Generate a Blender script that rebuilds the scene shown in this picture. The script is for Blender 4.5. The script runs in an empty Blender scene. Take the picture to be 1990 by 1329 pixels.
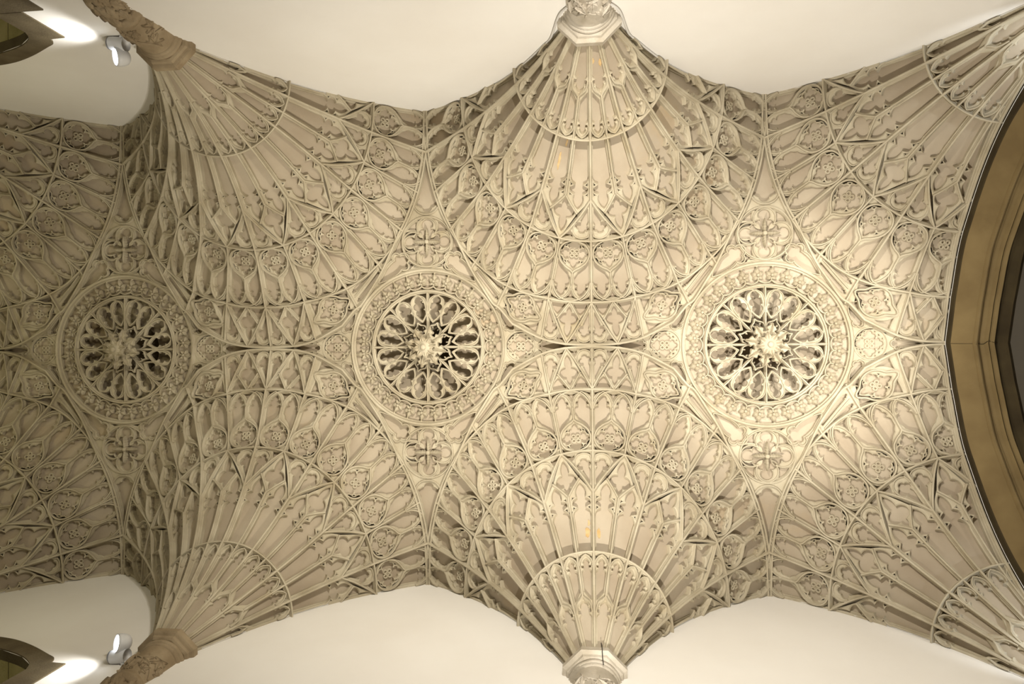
import bpy, math, random
import numpy as np
from mathutils import Matrix, Vector
from mathutils.geometry import tessellate_polygon

random.seed(7)
S = 8.0            # metres per crown height above the lens
Z0 = 1.6           # lens height
X_CAM, Y_CAM = -0.000867 * S, 0.002498 * S
BAY = 0.48966
W = 0.3533
sc = bpy.context.scene

# ------------------------------------------------------------------ camera, world, lights, exposure
cam_d = bpy.data.cameras.new('camera')
cam = bpy.data.objects.new('camera', cam_d)
sc.collection.objects.link(cam)
sc.camera = cam
cam_d.sensor_width = 36.0
cam_d.lens = 36.0 * 1315.85 / 1990.0
cam_d.clip_start = 0.05


def rot3(a, b, c):
    ca, sa, cb, sb, cc, s_ = math.cos(a), math.sin(a), math.cos(b), math.sin(b), math.cos(c), math.sin(c)
    ry = np.array([[ca, 0, sa], [0, 1, 0], [-sa, 0, ca]])
    rx = np.array([[1, 0, 0], [0, cb, -sb], [0, sb, cb]])
    rz = np.array([[cc, -s_, 0], [s_, cc, 0], [0, 0, 1]])
    return rz @ rx @ ry


R_ = rot3(0.11647872, -0.00908349, -0.00747218)
mw = Matrix.Identity(4)
for i in range(3):
    mw[i][0], mw[i][1], mw[i][2] = R_[0][i], -R_[1][i], -R_[2][i]
mw[0][3], mw[1][3], mw[2][3] = X_CAM, Y_CAM, Z0
cam.matrix_world = mw

sc.view_settings.view_transform = 'Standard'
sc.view_settings.look = 'None'
sc.view_settings.gamma = 1.0
sc.view_settings.use_curve_mapping = False
sc.view_settings.exposure = 0.12

world = bpy.data.worlds.new('world')
sc.world = world
world.use_nodes = True
wb = world.node_tree.nodes['Background']
wb.inputs[0].default_value = (1.0, 0.88, 0.68, 1)
wb.inputs[1].default_value = 0.006


def nw(x, y, h):
    return (S * x, S * y, S * h + Z0)


def add_light(name, kind, loc, energy, color, aim=None, size=0.3, spot=60, blend=0.6):
    d = bpy.data.lights.new(name, kind)
    d.energy = energy
    d.color = color
    if kind == 'AREA':
        d.shape = 'DISK'
        d.size = size
    else:
        d.shadow_soft_size = size
    if kind == 'SPOT':
        d.spot_size = math.radians(spot)
        d.spot_blend = blend
    o = bpy.data.objects.new(name, d)
    sc.collection.objects.link(o)
    o.location = nw(*loc)
    if aim is not None:
        v = Vector(nw(*aim)) - Vector(nw(*loc))
        o.rotation_euler = v.to_track_quat('-Z', 'Y').to_euler()
    return o


WARM = (1.0, 0.935, 0.825)
# lamps clamped to the piers below the frame, each thrown across the passage into the vault
for sgn in (-1, 1):
    add_light('pier_lamp', 'SPOT', (0.02, sgn * 0.325, 0.46), 860, WARM, (0.07, -sgn * 0.19, 0.94), 0.025, 118, 0.9)
    add_light('pier_lamp_west', 'SPOT', (-0.04, sgn * 0.325, 0.46), 270, (1.0, 0.91, 0.73), (-0.42, -sgn * 0.08, 0.97), 0.025, 80, 1.0)
    add_light('pier_lamp_far', 'SPOT', (-0.47, sgn * 0.325, 0.44), 95, (1.0, 0.91, 0.72), (-0.42, -sgn * 0.16, 0.95), 0.025, 105, 1.0)
    add_light('pier_lamp_end', 'SPOT', (-1.00, sgn * 0.325, 0.40), 125, (1.0, 0.90, 0.52), (-0.92, -sgn * 0.12, 0.95), 0.025, 95, 1.0)
    add_light('arch_lamp', 'SPOT', (0.470, sgn * 0.14, 0.30), 1000, (1.0, 0.945, 0.84), (0.275, 0.0, 1.0), 0.02, 36, 1.0)
for sgn in (-1, 1):
    add_light('window_soffit_fill', 'SPOT', (-0.735, -sgn * 0.05, 0.05), 170, (1.0, 0.92, 0.58), (-0.735, sgn * 0.40, 0.69), 0.05, 24, 0.8)  # added fill aimed at the window soffits, no fixture stands there
    add_light('wall_lamp_beam', 'SPOT', (-0.543, sgn * (W - 0.034), 0.708), 19, (1.0, 0.98, 0.94), (-0.618, sgn * (W + 0.012), 0.655), 0.025, 98, 0.9)
    add_light('arch_lamp_beam', 'SPOT', (0.470, sgn * (W - 0.06), 0.70), 22, (0.85, 0.92, 1.0), (0.455, sgn * (W - 0.02), 0.86), 0.02, 70, 0.8)

add_light('next_room_fill', 'POINT', (0.80, 0.0, 0.35), 170, (1.0, 0.93, 0.82), None, 0.2)  # added fill so the space beyond the arch is not black

# ------------------------------------------------------------------ materials


def make_mat(name, c1, c2, c3=None, scale=2.0, rough=0.85, bump=0.25, grain=60, stain=None, stain_amt=0.5):
    m = bpy.data.materials.new(name)
    m.use_nodes = True
    nt = m.node_tree
    N, L = nt.nodes, nt.links
    bs = N['Principled BSDF']
    bs.inputs['Roughness'].default_value = rough
    bs.inputs['Specular IOR Level'].default_value = 0.25
    geo = N.new('ShaderNodeNewGeometry')
    n1 = N.new('ShaderNodeTexNoise')
    n1.inputs['Scale'].default_value = scale
    n1.inputs['Detail'].default_value = 6
    L.new(geo.outputs['Position'], n1.inputs['Vector'])
    r = N.new('ShaderNodeValToRGB')
    r.color_ramp.elements[0].position = 0.35
    r.color_ramp.elements[0].color = (*c1, 1)
    r.color_ramp.elements[1].position = 0.66
    r.color_ramp.elements[1].color = (*c2, 1)
    L.new(n1.outputs['Fac'], r.inputs['Fac'])
    col = r.outputs['Color']
    if stain:
        n3 = N.new('ShaderNodeTexNoise')
        n3.inputs['Scale'].default_value = scale * 0.55
        n3.inputs['Detail'].default_value = 8
        n3.inputs['Roughness'].default_value = 0.65
        L.new(geo.outputs['Position'], n3.inputs['Vector'])
        r3 = N.new('ShaderNodeValToRGB')
        r3.color_ramp.elements[0].position = 0.58
        r3.color_ramp.elements[0].color = (0, 0, 0, 1)
        r3.color_ramp.elements[1].position = 0.74
        r3.color_ramp.elements[1].color = (stain_amt, stain_amt, stain_amt, 1)
        L.new(n3.outputs['Fac'], r3.inputs['Fac'])
        mx = N.new('ShaderNodeMixRGB')
        L.new(r3.outputs['Color'], mx.inputs['Fac'])
        L.new(col, mx.inputs['Color1'])
        mx.inputs['Color2'].default_value = (*stain, 1)
        col = mx.outputs['Color']
    L.new(col, bs.inputs['Base Color'])
    if bump:
        n2 = N.new('ShaderNodeTexNoise')
        n2.inputs['Scale'].default_value = grain
        n2.inputs['Detail'].default_value = 4
        L.new(geo.outputs['Position'], n2.inputs['Vector'])
        b = N.new('ShaderNodeBump')
        b.inputs['Strength'].default_value = bump
        b.inputs['Distance'].default_value = 0.01
        L.new(n2.outputs['Fac'], b.inputs['Height'])
        L.new(b.outputs['Normal'], bs.inputs['Normal'])
    return m


def plain(name, col, rough=0.5, metal=0.0, emit=None, es=0.0):
    m = bpy.data.materials.new(name)
    m.use_nodes = True
    nt = m.node_tree
    bs = nt.nodes['Principled BSDF']
    n = nt.nodes.new('ShaderNodeTexNoise')
    n.inputs['Scale'].default_value = 30
    r = nt.nodes.new('ShaderNodeValToRGB')
    r.color_ramp.elements[0].color = (*[c * 0.92 for c in col], 1)
    r.color_ramp.elements[1].color = (*col, 1)
    nt.links.new(n.outputs['Fac'], r.inputs['Fac'])
    nt.links.new(r.outputs['Color'], bs.inputs['Base Color'])
    bs.inputs['Roughness'].default_value = rough
    bs.inputs['Metallic'].default_value = metal
    if emit:
        bs.inputs['Emission Color'].default_value = (*emit, 1)
        bs.inputs['Emission Strength'].default_value = es
    return m


M_RIB = make_mat('rib_limestone', (0.39, 0.335, 0.235), (0.52, 0.465, 0.35), scale=3.0, stain=(0.36, 0.28, 0.15), stain_amt=0.5)
M_WEB = make_mat('web_limestone', (0.365, 0.30, 0.22), (0.465, 0.40, 0.305), scale=1.4, stain=(0.45, 0.32, 0.16), stain_amt=0.45, grain=35, bump=0.15)
M_WALL = make_mat('lime_plaster', (0.86, 0.83, 0.78), (0.91, 0.89, 0.85), scale=0.8, bump=0.08, grain=18)
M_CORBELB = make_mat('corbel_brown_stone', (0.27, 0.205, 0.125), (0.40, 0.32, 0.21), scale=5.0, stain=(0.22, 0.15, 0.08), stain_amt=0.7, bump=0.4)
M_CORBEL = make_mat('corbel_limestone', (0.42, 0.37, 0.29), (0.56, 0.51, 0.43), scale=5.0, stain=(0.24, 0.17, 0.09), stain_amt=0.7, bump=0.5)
M_ARCH = make_mat('arch_sandstone', (0.15, 0.105, 0.045), (0.20, 0.145, 0.065), scale=2.5, stain=(0.11, 0.075, 0.03), stain_amt=0.6, bump=0.2)
M_ARCHD = make_mat('arch_shade_and_crack', (0.032, 0.022, 0.009), (0.055, 0.040, 0.017), scale=3.0, bump=0.2)  # arch stone with shade of gap and rear faces in its colour; also crack
M_WIN = make_mat('window_greenstone', (0.10, 0.078, 0.045), (0.15, 0.12, 0.07), scale=5.0, stain=(0.13, 0.085, 0.04), stain_amt=0.5, bump=0.3)
M_VOUS = make_mat('voussoir_stone', (0.34, 0.30, 0.13), (0.46, 0.40, 0.20), scale=4.0, bump=0.3)
M_GREY = make_mat('grey_plaster', (0.34, 0.30, 0.24), (0.40, 0.36, 0.29), scale=0.8, bump=0.05)
M_FLOOR = make_mat('floor_stone', (0.10, 0.085, 0.065), (0.16, 0.135, 0.10), scale=1.0, bump=0.1)
M_WHITE = plain('white_enamel', (0.75, 0.76, 0.78), 0.35)
M_CABLE = plain('white_cable', (0.72, 0.70, 0.66), 0.5)
M_WIRE = plain('black_wire', (0.02, 0.02, 0.02), 0.5)
M_LAMP = plain('lamp_face', (0.9, 0.95, 1.0), 0.3, emit=(0.9, 0.95, 1.0), es=9.0)
M_DARK = plain('dark_metal', (0.22, 0.22, 0.23), 0.5)
M_GLASS = plain('dark_glazing', (0.03, 0.035, 0.03), 0.15)

# ------------------------------------------------------------------ mesh helpers


class MB:
    def __init__(self):
        self.v, self.f, self.n = [], [], 0

    def add(self, verts, faces):
        verts = np.asarray(verts, float)
        o = self.n
        self.v.append(verts)
        self.f += [tuple(int(i) + o for i in f) for f in faces]
        self.n += len(verts)

    def mesh(self, name, mat, smooth=False, off=(0, 0, 0)):
        V = np.concatenate(self.v) - np.array(off)
        me = bpy.data.meshes.new(name)
        me.from_pydata((V * S).tolist(), [], self.f)
        me.materials.append(mat)
        if smooth:
            me.polygons.foreach_set('use_smooth', [True] * len(me.polygons))
        me.update()
        return me


def link(name, mesh, parent=None, loc=None, rotz=None, mat4=None):
    o = bpy.data.objects.new(name, mesh)
    sc.collection.objects.link(o)
    if parent is not None:
        o.parent = parent
    if mat4 is not None:
        o.matrix_local = mat4
    if loc is not None:
        o.location = loc
    if rotz is not None:
        o.rotation_euler = (0, 0, rotz)
    return o


def thing(name, label, cat, loc=(0, 0, 0), rotz=0, group=None):
    o = link(name, None)
    o.empty_display_size = 0.2
    o.location = loc
    o.rotation_euler = (0, 0, rotz)
    o['label'] = label
    o['category'] = cat
    if group:
        o['group'] = group
    return o


def struct(name, mesh, label=None, loc=None):
    o = link(name, mesh, loc=loc)
    o['kind'] = 'structure'
    o['label'] = label or name.replace('_', ' ')
    return o


def dup(root, loc, rotz=0, label=None, keep=None):
    r = root.copy()
    sc.collection.objects.link(r)
    r.location = loc
    r.rotation_euler = (0, 0, rotz)
    if label:
        r['label'] = label
    for ch in list(root.children):
        if keep is not None and not keep(ch):
            continue
        c = ch.copy()
        sc.collection.objects.link(c)
        c.parent = r
        for g in ch.children:
            d = g.copy()
            sc.collection.objects.link(d)
            d.parent = c
    return r


def nrm(a):
    return a / np.maximum(np.linalg.norm(a, axis=-1, keepdims=True), 1e-12)


def sweep(mb, P, n, prof, closed=False, wscale=None):
    """sweep a profile [(lateral, height)] along points P with surface normals n"""
    P = np.asarray(P, float)
    n = np.asarray(n, float)
    if closed:
        t = np.roll(P, -1, 0) - np.roll(P, 1, 0)
    else:
        t = np.gradient(P, axis=0)
    t = nrm(t)
    lat = nrm(np.cross(n, t))
    N, K = len(P), len(prof)
    ws = np.ones(N) if wscale is None else np.asarray(wscale)
    V = np.zeros((N, K, 3))
    for j, (a, h) in enumerate(prof):
        V[:, j] = P + lat * (a * ws)[:, None] + n * h
    F = []
    for i in range(N if closed else N - 1):
        i2 = (i + 1) % N
        for j in range(K - 1):
            F.append((i * K + j, i2 * K + j, i2 * K + j + 1, i * K + j + 1))
    if not closed:
        F.append(tuple(range(K)))
        F.append(tuple((N - 1) * K + j for j in reversed(range(K))))
    mb.add(V.reshape(-1, 3), F)


def rib_prof(w, h, z0=-0.0015):
    half = [(w, z0), (w, 0.34 * h), (0.80 * w, 0.40 * h), (0.66 * w, 0.66 * h), (0.50 * w, 0.72 * h), (0.42 * w, 0.96 * h), (0.22 * w, h)]
    return [(-a, b) for a, b in half] + [(a, b) for a, b in reversed(half)]


def bead_prof(w, z0, z1):
    m = z0 + (z1 - z0) * 0.55
    return [(-w, z0), (-w * 0.9, m), (-w * 0.45, z1), (w * 0.45, z1), (w * 0.9, m), (w, z0)]


def area2(p):
    x, y = p[:, 0], p[:, 1]
    return 0.5 * np.sum(x * np.roll(y, -1) - np.roll(x, -1) * y)


def arc_loop(pts, bulges, step=0.0028, closed=True):
    """corner points joined by arcs; bulge = sagitta / half chord, positive = away from the inside"""
    p = np.asarray(pts, float)
    sgn = 1.0 if (not closed or area2(p) > 0) else -1.0
    out = []
    m = len(p)
    for i in range(m if closed else m - 1):
        a, b = p[i], p[(i + 1) % m]
        d = b - a
        L = np.hypot(*d)
        if L < 1e-9:
            continue
        bu = bulges[i]
        nn = np.array([d[1], -d[0]]) / L * sgn
        if abs(bu) < 1e-3:
            k = max(1, int(math.ceil(L / (step * 2.2))))
            tt = np.arange(k) / k
            out.append(a + tt[:, None] * d)
        else:
            th = 2 * math.atan(abs(bu))      # half angle
            r = L / 2 / math.sin(th)
            k = max(3, int(math.ceil(2 * th * r / step)))
            ang = np.linspace(-th, th, k + 1)[:-1]
            along = r * np.sin(ang)
            sag = r * np.cos(ang) - r * math.cos(th)
            mid = (a + b) / 2
            out.append(mid + along[:, None] * (d / L) + np.sign(bu) * sag[:, None] * nn)
    if not closed:
        out.append(p[-1:])
    return np.concatenate(out)


def offset_loop(p, d):
    e = np.roll(p, -1, 0) - p
    L = np.maximum(np.hypot(e[:, 0], e[:, 1]), 1e-9)
    nn = np.stack([e[:, 1], -e[:, 0]], 1) / L[:, None]
    if area2(p) < 0:
        nn = -nn
    m = nn + np.roll(nn, 1, 0)
    q = np.sum(m * m, 1)
    m = m * (2 / np.maximum(q, 1.1))[:, None]
    return p + m * d


def panel(mb, mp, outer, holes, ztop=0.0068, ch=0.0014, zbot=-0.0010):
    """tracery plate with moulded openings; mp maps 2D -> (P, n)"""
    outer = np.asarray(outer, float)
    hs = [np.asarray(h, float) for h in holes]
    offs = [offset_loop(h, ch) for h in hs]
    loops = [outer] + offs
    tri = tessellate_polygon([[Vector((x, y, 0)) for x, y in l] for l in loops])
    allp = np.concatenate(loops)
    P, n = mp(allp)
    mb.add(P + n * ztop, tri)
    for h, o in zip(hs, offs):
        Ph, nh = mp(h)
        Po, no = mp(o)
        k = len(h)
        V = np.concatenate([Po + no * ztop, Ph + nh * (ztop - ch), Ph + nh * zbot])
        F = []
        for i in range(k):
            j = (i + 1) % k
            F.append((i, j, k + j, k + i))
            F.append((k + i, k + j, 2 * k + j, 2 * k + i))
        mb.add(V, F)


def bead(mb, mp, path, w=0.0013, z0=0.0045, z1=0.0094, closed=False):
    P, n = mp(np.asarray(path, float))
    sweep(mb, P, n, bead_prof(w, z0, z1), closed)


def dense(pts, step=0.004):
    p = np.asarray(pts, float)
    out = []
    for a, b in zip(p[:-1], p[1:]):
        k = max(1, int(math.ceil(np.hypot(*(b - a)) / step)))
        out.append(a + (np.arange(k) / k)[:, None] * (b - a))
    out.append(p[-1:])
    return np.concatenate(out)


def smooth_path(pts, n=60):
    """Catmull-Rom through points"""
    p = np.asarray(pts, float)
    q = np.concatenate([[2 * p[0] - p[1]], p, [2 * p[-1] - p[-2]]])
    out = []
    per = max(2, n // (len(p) - 1))
    for i in range(1, len(q) - 2):
        t = (np.arange(per) / per)[:, None]
        a, b, c, d = q[i - 1], q[i], q[i + 1], q[i + 2]
        out.append(0.5 * (2 * b + (c - a) * t + (2 * a - 5 * b + 4 * c - d) * t ** 2 + (3 * b - a - 3 * c + d) * t ** 3))
    out.append(p[-1:])
    return np.concatenate(out)


def lathe(mb, prof, n=32, center=(0, 0, 0), a0=0.0, a1=2 * math.pi, phase=0.0):
    full = abs(a1 - a0 - 2 * math.pi) < 1e-6
    m = n if full else n + 1
    an = a0 + (a1 - a0) * np.arange(m) / n + phase
    V = []
    for r, z in prof:
        V.append(np.stack([center[0] + r * np.cos(an), center[1] + r * np.sin(an), np.full(m, center[2] + z)], 1))
    F = []
    for i in range(len(prof) - 1):
        for j in range(n):
            j2 = (j + 1) % m
            F.append((i * m + j, i * m + j2, (i + 1) * m + j2, (i + 1) * m + j))
    mb.add(np.concatenate(V), F)


def leaf_verts(L, Wd, lobes=3, ridge=0.25, curl=0.3, thick=0.15, nu=13, nv=7, depth=0.35):
    """a carved lobed leaf: along +x, width y, up z; closed down at its rim"""
    u = np.linspace(0, 1, nu)
    v = np.linspace(-1, 1, nv)
    w = Wd * np.sin(np.pi * (0.06 + 0.94 * u ** 0.8)) ** 0.8 * (1 - depth + depth * np.abs(np.cos(lobes * np.pi * u)))
    w[-1] = Wd * 0.03
    V = []
    for i in range(nu):
        for j in range(nv):
            x = u[i] * L + 0.10 * L * abs(v[j]) * depth
            z = Wd * ridge * (1 - abs(v[j]) ** 1.4) * (0.6 + 0.4 * math.cos(3 * math.pi * v[j])) + curl * L * (math.sin(u[i] * math.pi * 0.75)) * 0.5
            if j in (0, nv - 1):
                z -= Wd * thick
            V.append((x, v[j] * w[i], z))
    F = []
    for i in range(nu - 1):
        for j in range(nv - 1):
            a = i * nv + j
            F.append((a, a + nv, a + nv + 1, a + 1))
    return np.array(V), F


def frame_xf(V, origin, ex, ey, ez):
    return np.asarray(origin) + V[:, :1] * np.asarray(ex) + V[:, 1:2] * np.asarray(ey) + V[:, 2:3] * np.asarray(ez)


def ball(mb, c, r, nu=10, nv=7, squash=1.0):
    V, F = [], []
    for i in range(nv + 1):
        th = math.pi * i / nv
        for j in range(nu):
            ph = 2 * math.pi * j / nu
            V.append((c[0] + r * math.sin(th) * math.cos(ph), c[1] + r * math.sin(th) * math.sin(ph), c[2] + squash * r * math.cos(th)))
    for i in range(nv):
        for j in range(nu):
            j2 = (j + 1) % nu
            F.append((i * nu + j, i * nu + j2, (i + 1) * nu + j2, (i + 1) * nu + j))
    mb.add(V, F)


def tube(mb, pts, r, n=8):
    P = np.asarray(pts, float)
    t = nrm(np.gradient(P, axis=0))
    ref = np.array([0.3, 0.5, 0.81])
    a = nrm(np.cross(t, ref))
    b = np.cross(t, a)
    V = []
    for k in range(n):
        an = 2 * math.pi * k / n
        V.append(P + r * (math.cos(an) * a + math.sin(an) * b))
    V = np.stack(V, 1)
    N = len(P)
    F = [(i * n + j, i * n + (j + 1) % n, (i + 1) * n + (j + 1) % n, (i + 1) * n + j) for i in range(N - 1) for j in range(n)]
    F += [tuple(range(n)), tuple((N - 1) * n + j for j in reversed(range(n)))]
    mb.add(V.reshape(-1, 3), F)


def boxm(mb, x0, x1, y0, y1, z0, z1):
    V = [(x, y, z) for x in (x0, x1) for y in (y0, y1) for z in (z0, z1)]
    mb.add(V, [(0, 1, 3, 2), (4, 6, 7, 5), (0, 4, 5, 1), (2, 3, 7, 6), (0, 2, 6, 4), (1, 5, 7, 3)])


# ------------------------------------------------------------------ the fan surface (local: x along wall, y out from wall, h height)


def pchip(xs, ys):
    xs, ys = np.array(xs, float), np.array(ys, float)
    h = np.diff(xs)
    d = np.diff(ys) / h
    m = np.zeros(len(xs))
    for i in range(1, len(xs) - 1):
        if d[i - 1] * d[i] > 0:
            w1, w2 = 2 * h[i] + h[i - 1], h[i] + 2 * h[i - 1]
            m[i] = (w1 + w2) / (w1 / d[i - 1] + w2 / d[i])

    def end(h0, h1, d0, d1):
        v = ((2 * h0 + h1) * d0 - h0 * d1) / (h0 + h1)
        if v * d0 <= 0:
            return 0
        if d0 * d1 <= 0 and abs(v) > 3 * abs(d0):
            return 3 * d0
        return v
    m[0] = end(h[0], h[1], d[0], d[1])
    m[-1] = end(h[-1], h[-2], d[-1], d[-2])

    def f(x):
        x = np.clip(np.asarray(x, float), xs[0], xs[-1])
        i = np.clip(np.searchsorted(xs, x, side='right') - 1, 0, len(xs) - 2)
        t = (x - xs[i]) / h[i]
        return ys[i] * (1 + 2 * t) * (1 - t) ** 2 + m[i] * h[i] * t * (1 - t) ** 2 + ys[i + 1] * t * t * (3 - 2 * t) + m[i + 1] * h[i] * t * t * (t - 1)
    return f


B0, B1, B2, B3, B4 = 0.0225, 0.0885, 0.2035, 0.2885, 0.353
fA = pchip([B0, 0.087, 0.201, 0.287, B4], [B0, 0.086, 0.172, 0.2448, 0.295])
fN = pchip([B0, 0.087, 0.201, 0.287, B4], [2, 2, 2.05, 2.3, 2.3])
fH4 = pchip([B0, 0.087, 0.201, 0.287], [0.738, 0.857, 0.949, 1.0])


def sstep(a, b, x):
    t = np.clip((np.asarray(x, float) - a) / (b - a), 0, 1)
    return t * t * (3 - 2 * t)


DROP = 0.017
NB, NK = 300, 561
_b = np.linspace(B0, B4, NB)
_T = np.zeros((NB, NK, 2))
_L = np.zeros(NB)
for i, b in enumerate(_b):
    a, n = float(fA(b)), float(fN(b))
    th = np.linspace(0, np.pi / 2, 500)
    r = ((np.cos(th) / b) ** n + (np.sin(th) / a) ** n) ** (-1 / n)
    x, y = r * np.sin(th), r * np.cos(th)
    L = np.r_[0, np.cumsum(np.hypot(np.diff(x), np.diff(y)))]
    _L[i] = L[-1]
    q = np.abs(np.linspace(-7, 7, NK)) / 7 * L[-1]
    _T[i, :, 0] = np.interp(q, L, x) * np.sign(np.linspace(-7, 7, NK))
    _T[i, :, 1] = np.interp(q, L, y)


def plan(k, b):
    k, b = np.broadcast_arrays(np.asarray(k, float), np.asarray(b, float))
    fi = np.clip((b - _b[0]) / (_b[1] - _b[0]), 0, NB - 1.001)
    fj = np.clip((k + 7) / 14 * (NK - 1), 0, NK - 1.001)
    i, j = fi.astype(int), fj.astype(int)
    u, v = (fi - i)[..., None], (fj - j)[..., None]
    return _T[i, j] * (1 - u) * (1 - v) + _T[i + 1, j] * u * (1 - v) + _T[i, j + 1] * (1 - u) * v + _T[i + 1, j + 1] * u * v


def surf(k, b):
    k, b = np.broadcast_arrays(np.asarray(k, float), np.asarray(b, float))
    q = plan(k, b)
    qx = 1 - sstep(0.06, 0.16, np.abs(q[..., 0]))
    g = np.where(b < 0.287, sstep(0.195, 0.30, b) / float(sstep(0.195, 0.30, 0.287)), np.clip((B4 - q[..., 1]) / (B4 - 0.287), 0, 1))
    h = fH4(b) - DROP * g * qx
    return np.concatenate([q, h[..., None]], -1)


def fmap_kb(kb):
    k, b = kb[:, 0], np.clip(kb[:, 1], B0, B4 - 1e-4)
    P = surf(k, b)
    e = 0.004
    kk = np.clip(k, -6.99, 6.99)
    dk = surf(kk + 0.05, b) - surf(kk - 0.05, b)
    bb = np.clip(b, B0 + e, B4 - e)
    db = surf(kk, bb + e) - surf(kk, bb - e)
    n = nrm(np.cross(dk, db))
    n = np.where(n[:, 2:3] > 0, -n, n)
    return P, n * (0.42 + 0.58 * sstep(B0, 0.085, b))[:, None]


def pmap(xy):
    """flat crown beyond arc 3, in fan-local plan coordinates"""
    xy = np.asarray(xy, float)

    def hh(x, y):
        return 1 - DROP * np.clip((B4 - y) / (B4 - 0.287), 0, 1) * (1 - sstep(0.06, 0.16, np.abs(x)))
    x, y = xy[:, 0], xy[:, 1]
    e = 0.003
    h = hh(x, y)
    gx = (hh(x + e, y) - hh(x - e, y)) / (2 * e)
    gy = (hh(x, y + e) - hh(x, y - e)) / (2 * e)
    n = nrm(np.stack([gx, gy, -np.ones_like(gx)], 1))
    return np.stack([x, y, h], 1), n


def flat(xy):
    xy = np.asarray(xy, float)
    return np.concatenate([xy, np.ones((len(xy), 1))], 1), np.tile([0, 0, -1.0], (len(xy), 1))


_sb = np.linspace(B0, B4, 800)
_sp = surf(np.zeros(800), _sb)
_ss = np.r_[0, np.cumsum(np.linalg.norm(np.diff(_sp, axis=0), axis=1))]


def s_of(b):
    return np.interp(b, _sb, _ss)


def b_of(s):
    return np.interp(s, _ss, _sb)


def wk_of(b):
    return np.interp(b, _b, _L) / 7.0


class Cell:
    def __init__(self, kc, flip=1.0):
        self.kc, self.flip = kc, flip

    def p(self, k, b, ins=0.0):
        return (k * wk_of(b) - ins * np.sign(k), s_of(b))

    def q(self, k, b, ins=0.0):
        """always inset towards +x (used beside a rib at k = 0)"""
        return (k * wk_of(b) + ins, s_of(b))

    def __call__(self, xs):
        xs = np.asarray(xs, float)
        b = b_of(xs[:, 1])
        k = self.kc + self.flip * xs[:, 0] / wk_of(b)
        return fmap_kb(np.stack([np.clip(k, -7, 7), b], 1))


def kb_path(pts, step=0.004):
    """straight runs in (k, b), evenly divided"""
    out = []
    for (k0, b0), (k1, b1) in zip(pts[:-1], pts[1:]):
        L = math.hypot((k1 - k0) * float(wk_of((b0 + b1) / 2)), s_of(b1) - s_of(b0))
        n = max(2, int(math.ceil(L / step)))
        t = np.arange(n) / n
        out.append(np.stack([k0 + (k1 - k0) * t, b0 + (b1 - b0) * t], 1))
    out.append(np.array([pts[-1]]))
    return np.concatenate(out)


FAN_OFF = (0, 0, 0.738)
FAN = []          # (name, mesh, side, children)


def side_of(k):
    return 0 if abs(k) < 1e-6 else (1 if k > 0 else -1)


def fan_part(name, mb, side, mat=None, smooth=False, subs=None):
    FAN.append((name, mb.mesh(name, mat or M_RIB, smooth, FAN_OFF), side, subs or []))


def fan_rib(pts, w=0.0030, h=0.0088, side=None, name='rib', taper=False):
    kb = kb_path(pts)
    P, n = fmap_kb(kb)
    mb = MB()
    ws = None
    if taper:
        ws = np.clip(0.72 + (kb[:, 1] - B0) / 0.16, 0.72, 1.0)
    sweep(mb, P, n, rib_prof(w, h), wscale=ws)
    sd = side_of(np.mean(kb[:, 0])) if side is None else side
    fan_part(name, mb, sd)


# rim outline of the fan in plan (x >= 0), fan-local
RIM = [(0, .3492), (.0378, .3474), (.0718, .3396), (.1139, .3188), (.1322, .2970), (.1440, .2881), (.1631, .2610), (.1772, .2378), (.1925, .2055),
       (.2053, .1782), (.2143, .1600), (.2260, .1290), (.2350, .0950), (.2405, .0600), (.2432, .0)]
RIM_S = smooth_path(RIM[:4], 30).tolist()[:-1] + smooth_path(RIM[3:], 110).tolist()
RIM_S = np.array(RIM_S)

# web: two halves, clipped at the rim
for sd in (-1, 1):
    ks = np.linspace(0, 7, 85) * sd
    nb = 64
    rows = []
    for k in ks:
        bs = np.linspace(B3, B4 - 1e-3, 80)
        q = plan(np.full(80, abs(k)), bs)
        # signed test against the rim: distance from origin along the ray angle
        ang_r = np.arctan2(RIM_S[:, 0], RIM_S[:, 1])
        rad_r = np.hypot(RIM_S[:, 0], RIM_S[:, 1])
        rr = np.interp(np.arctan2(q[:, 0], q[:, 1]), ang_r, rad_r)
        inside = np.hypot(q[:, 0], q[:, 1]) <= rr + 0.001
        bm = bs[np.nonzero(inside)[0][-1]] if inside.any() else B3
        bb = np.concatenate([np.linspace(B0, B3, nb - 8), np.linspace(B3, max(bm, B3 + 1e-4), 9)[1:]])
        rows.append(surf(np.full(nb, k), bb))
    V = np.array(rows)
    F = [(i * nb + j, (i + 1) * nb + j, (i + 1) * nb + j + 1, i * nb + j + 1) for i in range(len(ks) - 1) for j in range(nb - 1)]
    mb = MB()
    mb.add(V.reshape(-1, 3), F)
    fan_part('web', mb, sd, M_WEB, True)

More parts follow.
